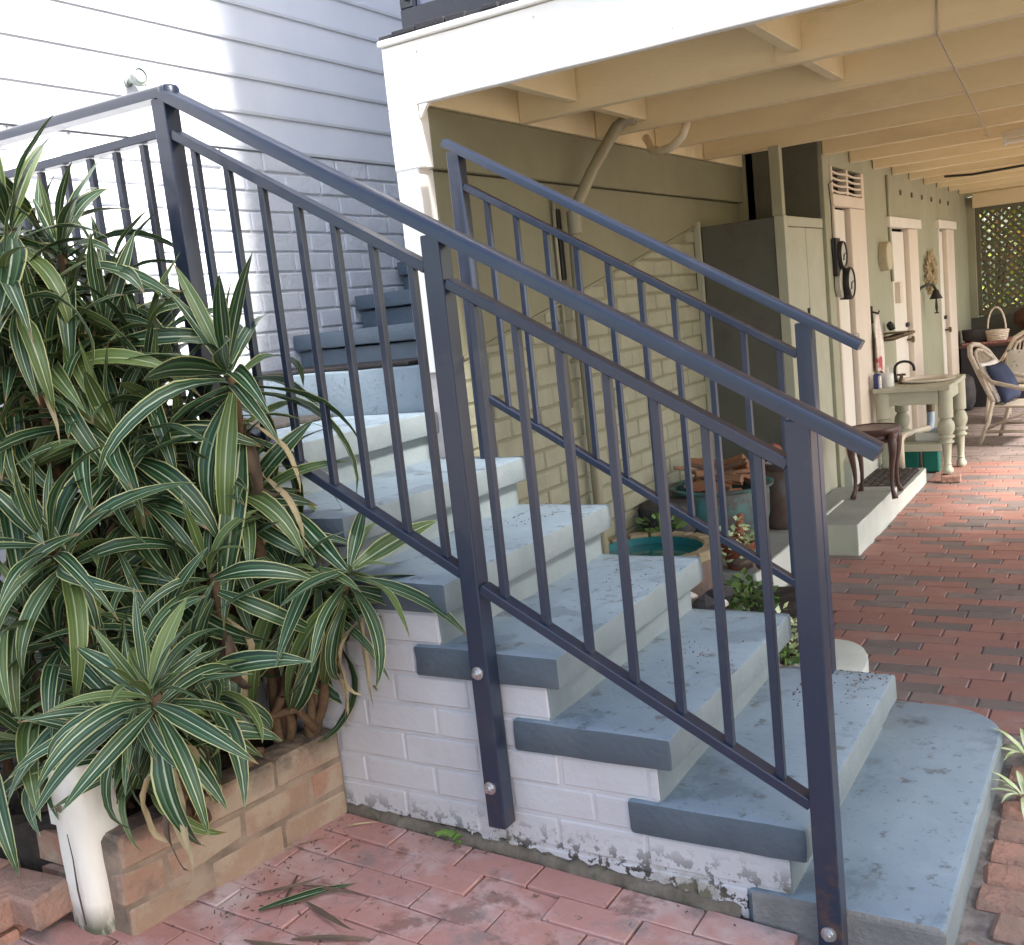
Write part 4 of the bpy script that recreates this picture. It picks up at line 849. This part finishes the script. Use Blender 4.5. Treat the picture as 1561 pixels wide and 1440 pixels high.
MB().tube([(-.70, 7.1, 1.90), (-.5, 7.12, 1.885), (0, 7.14, 1.90), (.6, 7.14, 1.912), (1.6, 7.14, 1.915)], .010, 8).build('cable', 'iron', None, label='thick black cable sagging below the joists near the far end', cat='cable')
for x, y in ((-1.12, 1.63), (-.62, 1.63), (-.30, 1.63), (-.85, 2.32), (-.5, 2.32)): pass

# ------------------------------------------------------------------ far end: lattice, table, chairs
lt = thing('lattice_screen', 'olive timber lattice screen closing the far end under the house', 'lattice', (.2, 10.55, .65))
LX0, LX1, LZ0, LZ1 = -.885, 1.9, .66, 1.775
for s_, yy in ((1, 10.50), (-1, 10.512)):
    k = -20
    for i in range(90):
        c = LX0 - 1.3 + i * .085            # line x = c + s*(z - LZ0)
        q = []
        za, zb = LZ0, LZ1
        if s_ > 0:
            za = max(LZ0, LZ0 + (LX0 - c)); zb = min(LZ1, LZ0 + (LX1 - c)); xa, xb = c + (za - LZ0), c + (zb - LZ0)
        else:
            c2 = c + 1.3; za = max(LZ0, LZ0 + (c2 - LX1)); zb = min(LZ1, LZ0 + (c2 - LX0)); xa, xb = c2 - (za - LZ0), c2 - (zb - LZ0)
        if zb - za > .04 and xa < .75 or (zb - za > .04 and xb < .75): MB().beam((xa, yy, za), (xb, yy, zb), .008, .027, (-s_ * .7071, 0, .7071)).build('lath', 'lath', lt)
P('frame', 'lath', lt, LX0 - .06, LX0 + .03, 10.47, 10.499, LZ0 - .04, LZ1 + .02); P('frame', 'lath', lt, LX0 + .031, LX1, 10.47, 10.499, LZ1 - .03, LZ1 + .02); P('frame', 'lath', lt, LX0 + .031, LX1, 10.47, 10.499, LZ0 - .05, LZ0 + .02)
P('lower_boarding', 'charcoal', lt, -1.0, LX1 + 2, 10.48, 10.52, -.26, LZ0 - .052)
bt = thing('side_table', 'dark cloth covered table against the lattice wall holding a basket', 'table', (-.7, 9.6, -.25))
P('tabletop', 'darkwood', bt, -.965, -.28, 9.32, 10.1, .355, .38); P('table_side', 'blackcloth', bt, -.945, -.30, 9.345, 10.08, -.25, .354)
MB().lathe([(.07, 0), (.11, .08), (.12, .2), (.10, .32), (.06, .36), (0, .36)], (-.90, 9.1, -.25), 18).build('urn', 'stone_dark', None, smooth=True, label='dark grey floor urn beside the third door under the table edge', cat='urn')
gridbox(-.93, -.40, 9.36, 9.95, .381, .40, 6, 6, 1, .004, 77).build('woven_mat', 'pinkcloth', None, .003, label='folded red woven mat on the dark table', cat='mat')
pt = thing('pot', 'dark green oval pot on the red mat beside the cane basket', 'pot', (-.83, 9.55, .4))
MB().lathe([(.10, 0), (.13, .02), (.14, .12), (.145, .125), (.13, .115), (.12, .03), (0, .02)], (-.815, 9.55, .402), 22, 1, .8).build('body', 'stone_dark', pt, smooth=50)
bk = thing('basket', 'small cane basket with tall hoop handle on the dark table', 'basket', (-.62, 9.52, .4))
for k in range(6): MB().lathe([(.092 + .004 * k, 0), (.10 + .004 * k, .008), (.092 + .004 * k, .016)], (-.62, 9.52, .403 + .018 * k), 20).build('weave', 'wicker', bk, smooth=True)
MB().tube([(-.62 + .085 * math.cos(a), 9.52, .50 + .235 * math.sin(a)) for a in [i * math.pi / 12 for i in range(13)]], .009, 8).build('handle', 'wicker', bk, smooth=True)
rg = random.Random(6)
for i in range(7):
    x, y, z = (-.30, 10.2, .66) if i == 0 else (-.45 + .17 * (i % 4), 10.05 + .12 * (i // 4), .46 + .12 * (i // 4))
    if i == 0: MB().rock((-.33, 10.0, .56), .20, 4, 2, (1, .7, .8)).build('log', 'bark', None, label='large dark sawn log leaning behind the basket on the table', cat='log')
    else: MB().tube([(x, y - .16, z - .02), (x, y + .16, z - .02)], .062, 10).build('log', 'bark', None, label='charred firewood log in the stack behind the table', cat='log', group='firewood logs stacked behind the table')
box(-.6, 1.2, 9.9 + .205, 10.45, -.25, .374).build('bench', 'blackcloth', None, .004, label='dark low bench carrying the firewood against the lattice screen', cat='bench')

def cane_chair(lab, cx, cy, rot, m, mode):
    t = thing('cane_chair', lab, 'chair', (cx, cy, -.25), 'cane chairs near the far end')
    ca, sa = math.cos(rot), math.sin(rot)
    T = lambda x, y, z: (cx + x * ca - y * sa, cy + x * sa + y * ca, z)      # local +x is the way the chair faces
    def tb(name, pts, r, mm=m): return MB().tube([T(*p) for p in pts], r, 8).build(name, mm, t, smooth=True)
    hoop = [(-.17, -.20, .10), (-.21, -.235, .22), (-.27, -.24, .36), (-.33, -.20, .47), (-.365, -.10, .53), (-.375, 0, .545), (-.365, .10, .53), (-.33, .20, .47), (-.27, .24, .36), (-.21, .235, .22), (-.17, .20, .10)]
    tb('back_hoop', hoop, .020); tb('back_hoop', [(x + .035, y * .84, z - .045) for x, y, z in hoop[1:-1]], .012)
    for k in range(-5, 6):
        y = k * .036; tb('slat', [(-.16, y, .08), (-.22, y, .24), (-.345 + abs(k) * .006, y, .50 - abs(k) * .012)], .008)
    for s in (-1, 1):
        tb('arm', [(-.27, s * .24, .36), (-.15, s * .27, .26), (.05, s * .29, .21), (.20, s * .28, .19), (.24, s * .26, .12), (.21, s * .24, .02)], .017)
        tb('leg', [(.20, s * .23, .06), (.22, s * .25, -.10), (.24, s * .26, -.25)], .016); tb('leg', [(-.17, s * .20, .10), (-.20, s * .22, -.05), (-.27, s * .25, -.25)], .017)
        tb('brace', [(-.22, s * .225, -.12), (.0, s * .24, -.02), (.21, s * .24, .05)], .011); tb('brace', [(-.23, s * .23, -.14), (.23, s * .25, -.13)], .012)
    tb('seat_rail', [(.22, -.24, .05), (.24, 0, .055), (.22, .24, .05)], .017); tb('seat_rail', [(-.17, -.2, .05), (-.17, .2, .05)], .015)
    b = MB(); b.add([T(x, y, z) for x, y, z in ((-.17, -.21, .045), (.22, -.23, .045), (.22, .23, .045), (-.17, .21, .045), (-.17, -.21, .065), (.22, -.23, .065), (.22, .23, .065), (-.17, .21, .065))], [(0, 3, 2, 1), (4, 5, 6, 7), (0, 1, 5, 4), (1, 2, 6, 5), (2, 3, 7, 6), (3, 0, 4, 7)]); b.build('seat', m, t, .004)
    return T
def cushion(T, c, ax, ay, sz, mm, lab):
    b = MB(); n = 10; c = Vector(c); ax = Vector(ax).normalized(); ay = Vector(ay).normalized(); az = ax.cross(ay)
    for s in (1, -1):
        for i in range(n + 1):
            for j in range(n + 1):
                u, v_ = i / n * 2 - 1, j / n * 2 - 1; h = sz[2] * ((1 - u * u) * (1 - v_ * v_)) ** .42; k = 1 - .06 * (1 - abs(u)) - .06 * (1 - abs(v_))
                p = c + ax * (u * sz[0] * (1 - .07 * (1 - v_ * v_))) + ay * (v_ * sz[1] * (1 - .07 * (1 - u * u))) + az * (s * h); b.v.append(T(*p))
    m_ = (n + 1) ** 2
    for s in (0, 1):
        for i in range(n):
            for j in range(n): a = s * m_ + i * (n + 1) + j; b.f.append((a, a + 1, a + n + 2, a + n + 1))
    ms = mm if isinstance(mm, list) else [mm]
    return b.build('cushion', ms, None, smooth=True, label=lab, cat='cushion')
T1 = cane_chair('weathered grey cane chair seen from the side at the right edge', -.17, 7.02, R(-12), 'cane_grey', 0)
cushion(T1, (-.15, 0, .23), (0, 1, 0), (-.42, 0, .9), (.19, .17, .075), 'cush_navy', 'navy blue cushion leaning in the nearer grey cane chair')
cushion(T1, (-.205, 0, .25), (0, 1, 0), (-.42, 0, .9), (.20, .18, .05), 'cush_white', 'white cushion behind the navy one in the grey cane chair')
T2 = cane_chair('cream cane tub chair facing the camera behind the grey chair', -.27, 8.3, R(-105), 'wicker', 0)
cushion(T2, (-.12, 0, .22), (0, 1, 0), (-.35, 0, .9), (.22, .17, .07), 'cush_white', 'white patterned cushion in the cream cane tub chair')

# shrubs beyond the lattice
def shrub(lab, x, y, h, w_, n, mats, seed, cat='shrub'):
    t = thing('shrub', lab, cat, (x, y, -.3)); rg = random.Random(seed)
    for q in range(5):
        a = q * 1.26; MB().tube([(x, y, -.32), (x + .1 * math.cos(a), y + .1 * math.sin(a), h * .4), (x + .35 * w_ * math.cos(a), y + .35 * w_ * math.sin(a), h * .8)], [.03, .022, .01], 6).build('stem', 'cane', t)
    for mi, mname in enumerate(mats):
        b = MB()
        for i in range(n // len(mats)):
            z = rg.random(); rr_ = w_ * (.35 + .65 * math.sin(math.pi * min(1, .15 + z * .8))) * rg.uniform(.25, 1) ** .5; a = rg.uniform(0, 6.283)
            c = Vector((x + rr_ * math.cos(a), y + rr_ * .7 * math.sin(a), -.2 + z * (h + .2))); d = Vector((math.cos(a) + rg.uniform(-.7, .7), math.sin(a) + rg.uniform(-.7, .7), rg.uniform(-.6, .6))).normalized(); s = d.orthogonal().normalized(); s.rotate(Quaternion(d, rg.uniform(0, 6.28)))
            l = rg.uniform(.07, .13); wd = l * .24; u = d.cross(s) * l * .1
            b.add([c, c + d * l * .45 + s * wd + u, c + d * l, c + d * l * .45 - s * wd + u], [(0, 1, 2), (0, 2, 3)])
        b.build('foliage', mname, t)
shrub('lime and yellow leaved shrub growing behind the upper right of the lattice', -.05, 13.2, 2.6, .8, 4200, ['leaf_lime', 'leaf_lime', 'leaf_red', 'leaf_gr'], 1)
shrub('dark green shrub behind the left part of the lattice screen', -1.0, 13.0, 2.5, .7, 3800, ['leaf_gr', 'leaf_gr', 'leaf_lime', 'leaf_red'], 2)
shrub('broad green shrub behind the lattice past the frame edge', 1.1, 13.3, 2.6, .8, 3800, ['leaf_gr', 'leaf_lime'], 3)
shrub('tall hedge like shrub farthest beyond the lattice', -.4, 15.2, 3.4, 1.6, 6500, ['leaf_gr', 'leaf_gr', 'leaf_lime'], 4)
shrub('tall green bush at the far right beyond the lattice', 2.2, 15.0, 3.2, 1.6, 5000, ['leaf_gr', 'leaf_lime'], 5)

# unseen leafy trees added to block the sun and shade the stairs
def blocker_tree(lab, x, y, h, rad, z0, n, seed):
    t = thing('blocker_tree', lab, 'blocker_tree', (x, y, -.32)); rg = random.Random(seed)
    MB().tube([(x, y, -.34), (x + .05, y + .03, z0 * .5), (x, y - .05, z0 + .6), (x + .1, y, h * .7)], [.20, .16, .12, .05], 10).build('blocker_trunk', 'cane', t, smooth=True)
    for q in range(9):
        a = q * .7; MB().tube([(x, y, z0 + .15 * q), (x + rad * .45 * math.cos(a), y + rad * .45 * math.sin(a), z0 + .5 + .3 * q), (x + rad * .8 * math.cos(a), y + rad * .8 * math.sin(a), z0 + .8 + .36 * q)], [.06, .04, .012], 6).build('blocker_limb', 'cane', t)
    cl = []
    for i in range(110):
        zz = rg.random(); r_ = rad * math.sin(math.pi * min(1, .12 + .86 * zz)) ** .6 * rg.uniform(.1, 1) ** .5; a = rg.uniform(0, 6.283)
        cl.append((x + r_ * math.cos(a), y + r_ * math.sin(a), z0 + zz * (h - z0), rg.uniform(.35, .6)))
    b = MB()
    for i in range(n):
        c = cl[i % len(cl)]; p = Vector((c[0] + rg.gauss(0, c[3] * .6), c[1] + rg.gauss(0, c[3] * .6), c[2] + rg.gauss(0, c[3] * .45)))
        d = Vector((rg.uniform(-1, 1), rg.uniform(-1, 1), rg.uniform(-.8, .4))).normalized(); s_ = d.orthogonal().normalized(); s_.rotate(Quaternion(d, rg.uniform(0, 6.28))); l = rg.uniform(.10, .2); w2 = l * .26
        b.add([p, p + d * l * .5 + s_ * w2, p + d * l, p + d * l * .5 - s_ * w2], [(0, 1, 2), (0, 2, 3)])
    k = len(b.v); me = bpy.data.meshes.new('crown'); me.from_pydata(b.v, [], b.f); me.materials.append(M['leaf_gr']); link('crown', me, (0, 0, 0), t)
blocker_tree('unseen leafy blocker added right of the stairs to shade them', 4.6, -1.7, 7.4, 1.9, 2.2, 15000, 3)
blocker_tree('second unseen leafy blocker added beside the deck against the sun', 5.6, 1.6, 6.6, 1.7, 2.2, 12000, 4)

# ------------------------------------------------------------------ pots, pond and stones beside the rear railing
cp = thing('copper_pot', 'large copper pot with turquoise verdigris full of split firewood', 'pot', (-1.2, 2.9, -.082))
MB().lathe([(.17, 0), (.205, .03), (.235, .14), (.24, .25), (.235, .28), (.262, .288), (.266, .300), (.25, .303), (.225, .292), (.225, .25), (.215, .12), (0, .05)], (-1.205, 2.88, -.082), 36).build('bowl', 'copper', cp, smooth=50)
rg = random.Random(12)
for i in range(22):
    a = rg.uniform(-.9, .9); l = rg.uniform(.18, .40); c = Vector((-1.205 + rg.uniform(-.10, .10), 2.86 + rg.uniform(-.14, .14), .19 + .0065 * i + rg.uniform(-.01, .012)))
    d = Vector((math.cos(a), math.sin(a), rg.uniform(-.3, .4))).normalized(); b = MB(); wd = rg.uniform(.012, .03)
    b.v = [tuple(v) for v in []]; s = d.cross(Vector((0, 0, 1))).normalized(); u = s.cross(d)
    tri = [(0, .9), (-1, -.5), (.3, -.8), (1, -.3)]; b.v = [tuple(c + d * (l / 2 * e) + s * (wd * p * rg.uniform(.8, 1.1)) + u * (wd * q)) for e in (-1, 1) for p, q in tri]
    b.f = [(3, 2, 1, 0), (4, 5, 6, 7), (0, 1, 5, 4), (1, 2, 6, 5), (2, 3, 7, 6), (3, 0, 4, 7)]
    b.build('firewood', 'firewood', None, .003, label='split firewood piece lying in the copper pot', cat='firewood', group='split firewood heaped in the copper pot')
MB().lathe([(.09, 0), (.115, .03), (.12, .2), (.10, .30), (.085, .31), (.095, .335), (.10, .345), (.08, .345), (.07, .30), (0, .29)], (-1.00, 3.23, -.082), 24).build('jar', 'jar', None, smooth=50, label='tall brown glazed jar standing beside the copper pot', cat='jar')
MB().rock((-1.02, 3.2, .315), .05, 8, 2, (1, 1, 1.1)).build('ornament', 'terracotta', None, label='small orange brown lump resting on top of the brown jar', cat='ornament')
MB().lathe([(.11, 0), (.13, .1), (.14, .22), (.12, .24), (0, .24)], (-1.37, 2.56, -.05), 20).build('tub', 'stone_dark', None, smooth=50, label='dark tub half hidden between pond and copper pot by the wall', cat='tub')
pd = thing('pond', 'small round garden pond of turquoise water with a sandstone rim', 'pond', (-1.2, 2.05, -.25))
MB().lathe([(.235, .05), (.235, .345), (.2415, .345), (.2415, .05)], (-1.235, 2.0, -.25), 40).build('basin', 'aqua', pd, smooth=50)
MB().lathe([(.29, .0), (.285, .313), (.243, .313), (.243, .0)], (-1.235, 2.0, -.25), 40).build('wall', 'rockbrown', pd, smooth=50)
MB().lathe([(.236, 0), (0, .001)], (-1.235, 2.0, .062), 40).build('water', 'water', pd)
for k in range(16):
    a0 = 2 * math.pi * k / 16 + .02; a1 = a0 + 2 * math.pi / 16 - .04; b = MB(); r0, r1 = .242, .30 + random.uniform(-.006, .01)
    for z in (.065, .108):
        for r in (r0, r1):
            for a in (a0, (a0 + a1) / 2, a1): b.v.append((-1.235 + r * math.cos(a), 2.0 + r * math.sin(a), z + random.uniform(-.003, .003)))
    b.f = [(0, 1, 4, 3), (1, 2, 5, 4), (6, 9, 10, 7), (7, 10, 11, 8), (0, 6, 7, 1), (1, 7, 8, 2), (3, 4, 10, 9), (4, 5, 11, 10), (0, 3, 9, 6), (2, 8, 11, 5)]
    b.build('rim_stone', 'sandstone', pd, .006)
fp = thing('flower_pot', 'terracotta pot with trailing variegated plant beside the pond', 'plant pot', (-.98, 2.42, -.082))
MB().lathe([(.05, 0), (.062, .02), (.085, .10), (.09, .105), (.09, .125), (.078, .125), (.07, .10), (0, .095)], (-.955, 2.38, -.08), 22).build('pot', 'terracotta', fp, smooth=50)
def sprig(parent, m, c, n, r, h, lf, seed, name='foliage'):
    rg = random.Random(seed); b = MB()
    for i in range(n):
        a = rg.uniform(0, 6.283); q = r * math.sqrt(rg.random()); z = h * rg.random() * (1.2 - q / r * .7)
        p = Vector((c[0] + q * math.cos(a), c[1] + q * math.sin(a), c[2] + z)); d = Vector((math.cos(a) + rg.uniform(-.8, .8), math.sin(a) + rg.uniform(-.8, .8), rg.uniform(-.4, .8))).normalized(); s = d.orthogonal().normalized(); s.rotate(Quaternion(d, rg.uniform(0, 6.28)))
        l = lf * rg.uniform(.6, 1.2); w2 = l * .32
        b.add([p, p + d * l * .5 + s * w2, p + d * l, p + d * l * .5 - s * w2], [(0, 1, 2), (0, 2, 3)])
    return b.build(name, m, parent)
sprig(fp, 'leafvar', (-.955, 2.36, .03), 130, .10, .12, .035, 3); sprig(fp, 'leafvar', (-1.03, 2.30, -.04), 60, .06, .13, .03, 4); sprig(fp, 'leafvar', (-.88, 2.34, -.02), 50, .06, .13, .03, 5)
fg = thing('figurine', 'small terracotta animal figurine peeping over the flower pot', 'figurine', (-.98, 2.47, .03))
MB().tube([(-.99, 2.50, .02), (-.99, 2.50, .08), (-.98, 2.49, .12)], [.03, .02, .016], 10).rock((-.975, 2.485, .135), .02, 2).build('body', 'terracotta', fg, smooth=True)
for i, (x, y, z, r, m_, lab) in enumerate([(-.93, 2.34, -.045, .05, 'rockbrown', 'brown rock in front of the terracotta pot'), (-.83, 2.33, -.05, .035, 'rockbrown', 'small brown rock right of the terracotta pot'), (-.735, 1.36, .045, .075, 'stone_dark', 'black stone against the stair side below the third tread'), (-.655, 1.33, .02, .06, 'stone_dark', 'dark stone between the stair and the leafy weed'), (-.70, 1.42, .085, .05, 'stone_dark', 'upper black stone lying on the pile beside the stair'), (-.775, 1.33, .10, .022, 'stone_pale', 'pale pebble on the black stones nearest the stair'), (-.655, 1.31, .085, .026, 'stone_pale', 'white pebble at the right end of the black stones'), (-.70, 1.37, -.08, .10, 'rockbrown', 'brown base rock beneath the black stones'), (-.46, 1.2, -.13, .06, 'rockbrown', 'brown rock beside the rear of the second tread'), (-.40, 1.13, -.09, .05, 'rockbrown', 'reddish brown rock close to the rear post foot')]):
    MB().rock((x, y, z), r, 30 + i, 2, (1.2, 1, .85)).build('stone', m_, None, label=lab, cat='stone')
gridbox(-1.5, -.52, .99, 2.30, -.3, -.13, 10, 12, 1, .014, 12).build('soil', 'soil', kind='structure')
for lab, c, n, r, h, l, m_ in (('leafy green weed growing between the stair and the concrete edge', (-.72, 1.78, -.10), 190, .10, .15, .045, 'leaf_gr'), ('grassy weed tuft at the wall behind the pond', (-1.33, 2.36, .06), 90, .09, .14, .05, 'leaf_gr'), ('small pale green weed beside the rear post', (-.50, 1.50, -.16), 110, .09, .17, .04, 'leafvar'),
      ('low green weed at the back corner of the second tread', (-.44, 1.32, -.16), 70, .06, .10, .04, 'leaf_gr')):
    t = thing('weed', lab, 'weed', c); sprig(t, m_, c, n, r, h, l, int(c[1] * 100)); MB().tube([(c[0], c[1], -.2), (c[0], c[1], c[2] + h * .8)], .004, 5).build('stem', 'weed', t)
g = thing('weed', 'tiny bright green weed at the foot of the white stair wall', 'weed', (-.955, -.03, -.2))
for i in range(7):
    a = i * .9; link('leaf', leaf_mesh(1, .7, .8, .05, i, 0), (-.955 + .012 * math.cos(a), -.04 + .012 * math.sin(a), -.195 + .006 * i), g, Quaternion((0, 0, 1), a) @ Quaternion((0, 1, 0), -.6), (.03, .03, .03)).data.materials.append(M['weed'])
v2 = [thing('striped_weed', 'pale striped weed rosette beside the rounded corner of the bottom slab', 'plant', (.335, .99, -.25)), thing('striped_weed', 'pale striped weed rosette nearer the camera beside the bottom slab', 'plant', (.345, .72, -.25))]
vm = []
for q in range(3):
    me = leaf_mesh(1, .2, .9 + .4 * q, .05, 50 + q, .2); me.materials.append(M['leafvar']); vm.append(me)
for t, (x, y), n, l in ((v2[0], (.35, .99), 12, .12), (v2[1], (.36, .74), 14, .10)):
    for i in range(n):
        a = i * 2.4; link('leaf', vm[i % 3], (x + .01 * math.cos(a), y + .01 * math.sin(a), -.25 + .03), t, Quaternion((0, 0, 1), a) @ Quaternion((0, 1, 0), -(.2 + .9 * (i / n))), (l, l * .8, l))
# fallen leaves and litter
rg = random.Random(17)
fl = [(-1.20, -.50, .25, 1.0, 'leaf'), (-1.28, -.16, .16, -2.2, 'straw'), (-1.27, -.10, .10, .8, 'straw'), (-1.05, -.55, .22, .5, 'dead'), (-1.12, -.42, .22, -.3, 'dead'), (-1.18, -.37, .18, .2, 'dead'), (-.98, -.62, .2, 2.9, 'dead'), (-1.22, -.34, .2, -1.1, 'dead'), (-1.26, -.45, .18, .7, 'dead'), (-1.15, -.60, .16, .1, 'dead')]
for i, (x, y, l, a, m_) in enumerate(fl):
    me = leaf_mesh(1, .13 if m_ == 'leaf' else .07, .25 if m_ == 'leaf' else rg.uniform(-.5, .5), .1, 70 + i, .2 if m_ == 'leaf' else 1.5); me.materials.append(M[m_])
    lab = {'leaf': 'fallen green striped leaf lying on the pavers beside the planter', 'straw': 'fallen straw coloured leaf in the corner between planter and stair wall', 'dead': 'withered brown leaf on the pavers beside the planter'}[m_]
    link('fallen_leaf', me, (x, y, zg(x) + .008), None, Quaternion((0, 0, 1), a) @ Quaternion((0, 1, 0), .0), (l, l, l * .6), label=lab, cat='leaf', group='fallen leaves beside the planter' if m_ != 'leaf' else None)
b = MB()
for i in range(130):
    k = rg.random()
    if k < .5: x, y = -1.30 + abs(rg.gauss(0, .05)), rg.uniform(-.68, -.02)
    elif k < .65: x, y = rg.uniform(-1.3, -.1), -.03 - abs(rg.gauss(0, .02))
    else: x, y = rg.gauss(-1.12, .12), rg.gauss(-.42, .14)
    s = rg.uniform(.0015, .006); b.beam((x, y, zg(x) + .003), (x + rg.uniform(-2, 2) * s, y + rg.uniform(-2, 2) * s + .0011, zg(x) + .004), s * .5, .002)
b.build('leaf_litter', 'dead', kind='stuff')
b = MB()
for i in range(230):
    k, cx, cy, sd_ = rg.choice(((2, -.12, .86, .07), (2, -.2, .8, .06), (2, -.06, .93, .03), (3, -.13, .55, .06), (4, -.12, .62, .05), (5, -.2, .8, .08))); x = NX[k] + min(-.01, max(-.24, rg.gauss(cx, sd_))); y = min(.96, rg.gauss(cy, sd_ * 1.5)); s = rg.uniform(.0015, .005)
    b.beam((x, y, Z[k] + .003), (x + rg.uniform(-1.5, 1.5) * s, y + rg.uniform(-1.5, 1.5) * s + .0011, Z[k] + .004), s * .6, .002)
b.build('leaf_litter', 'bark', kind='stuff')
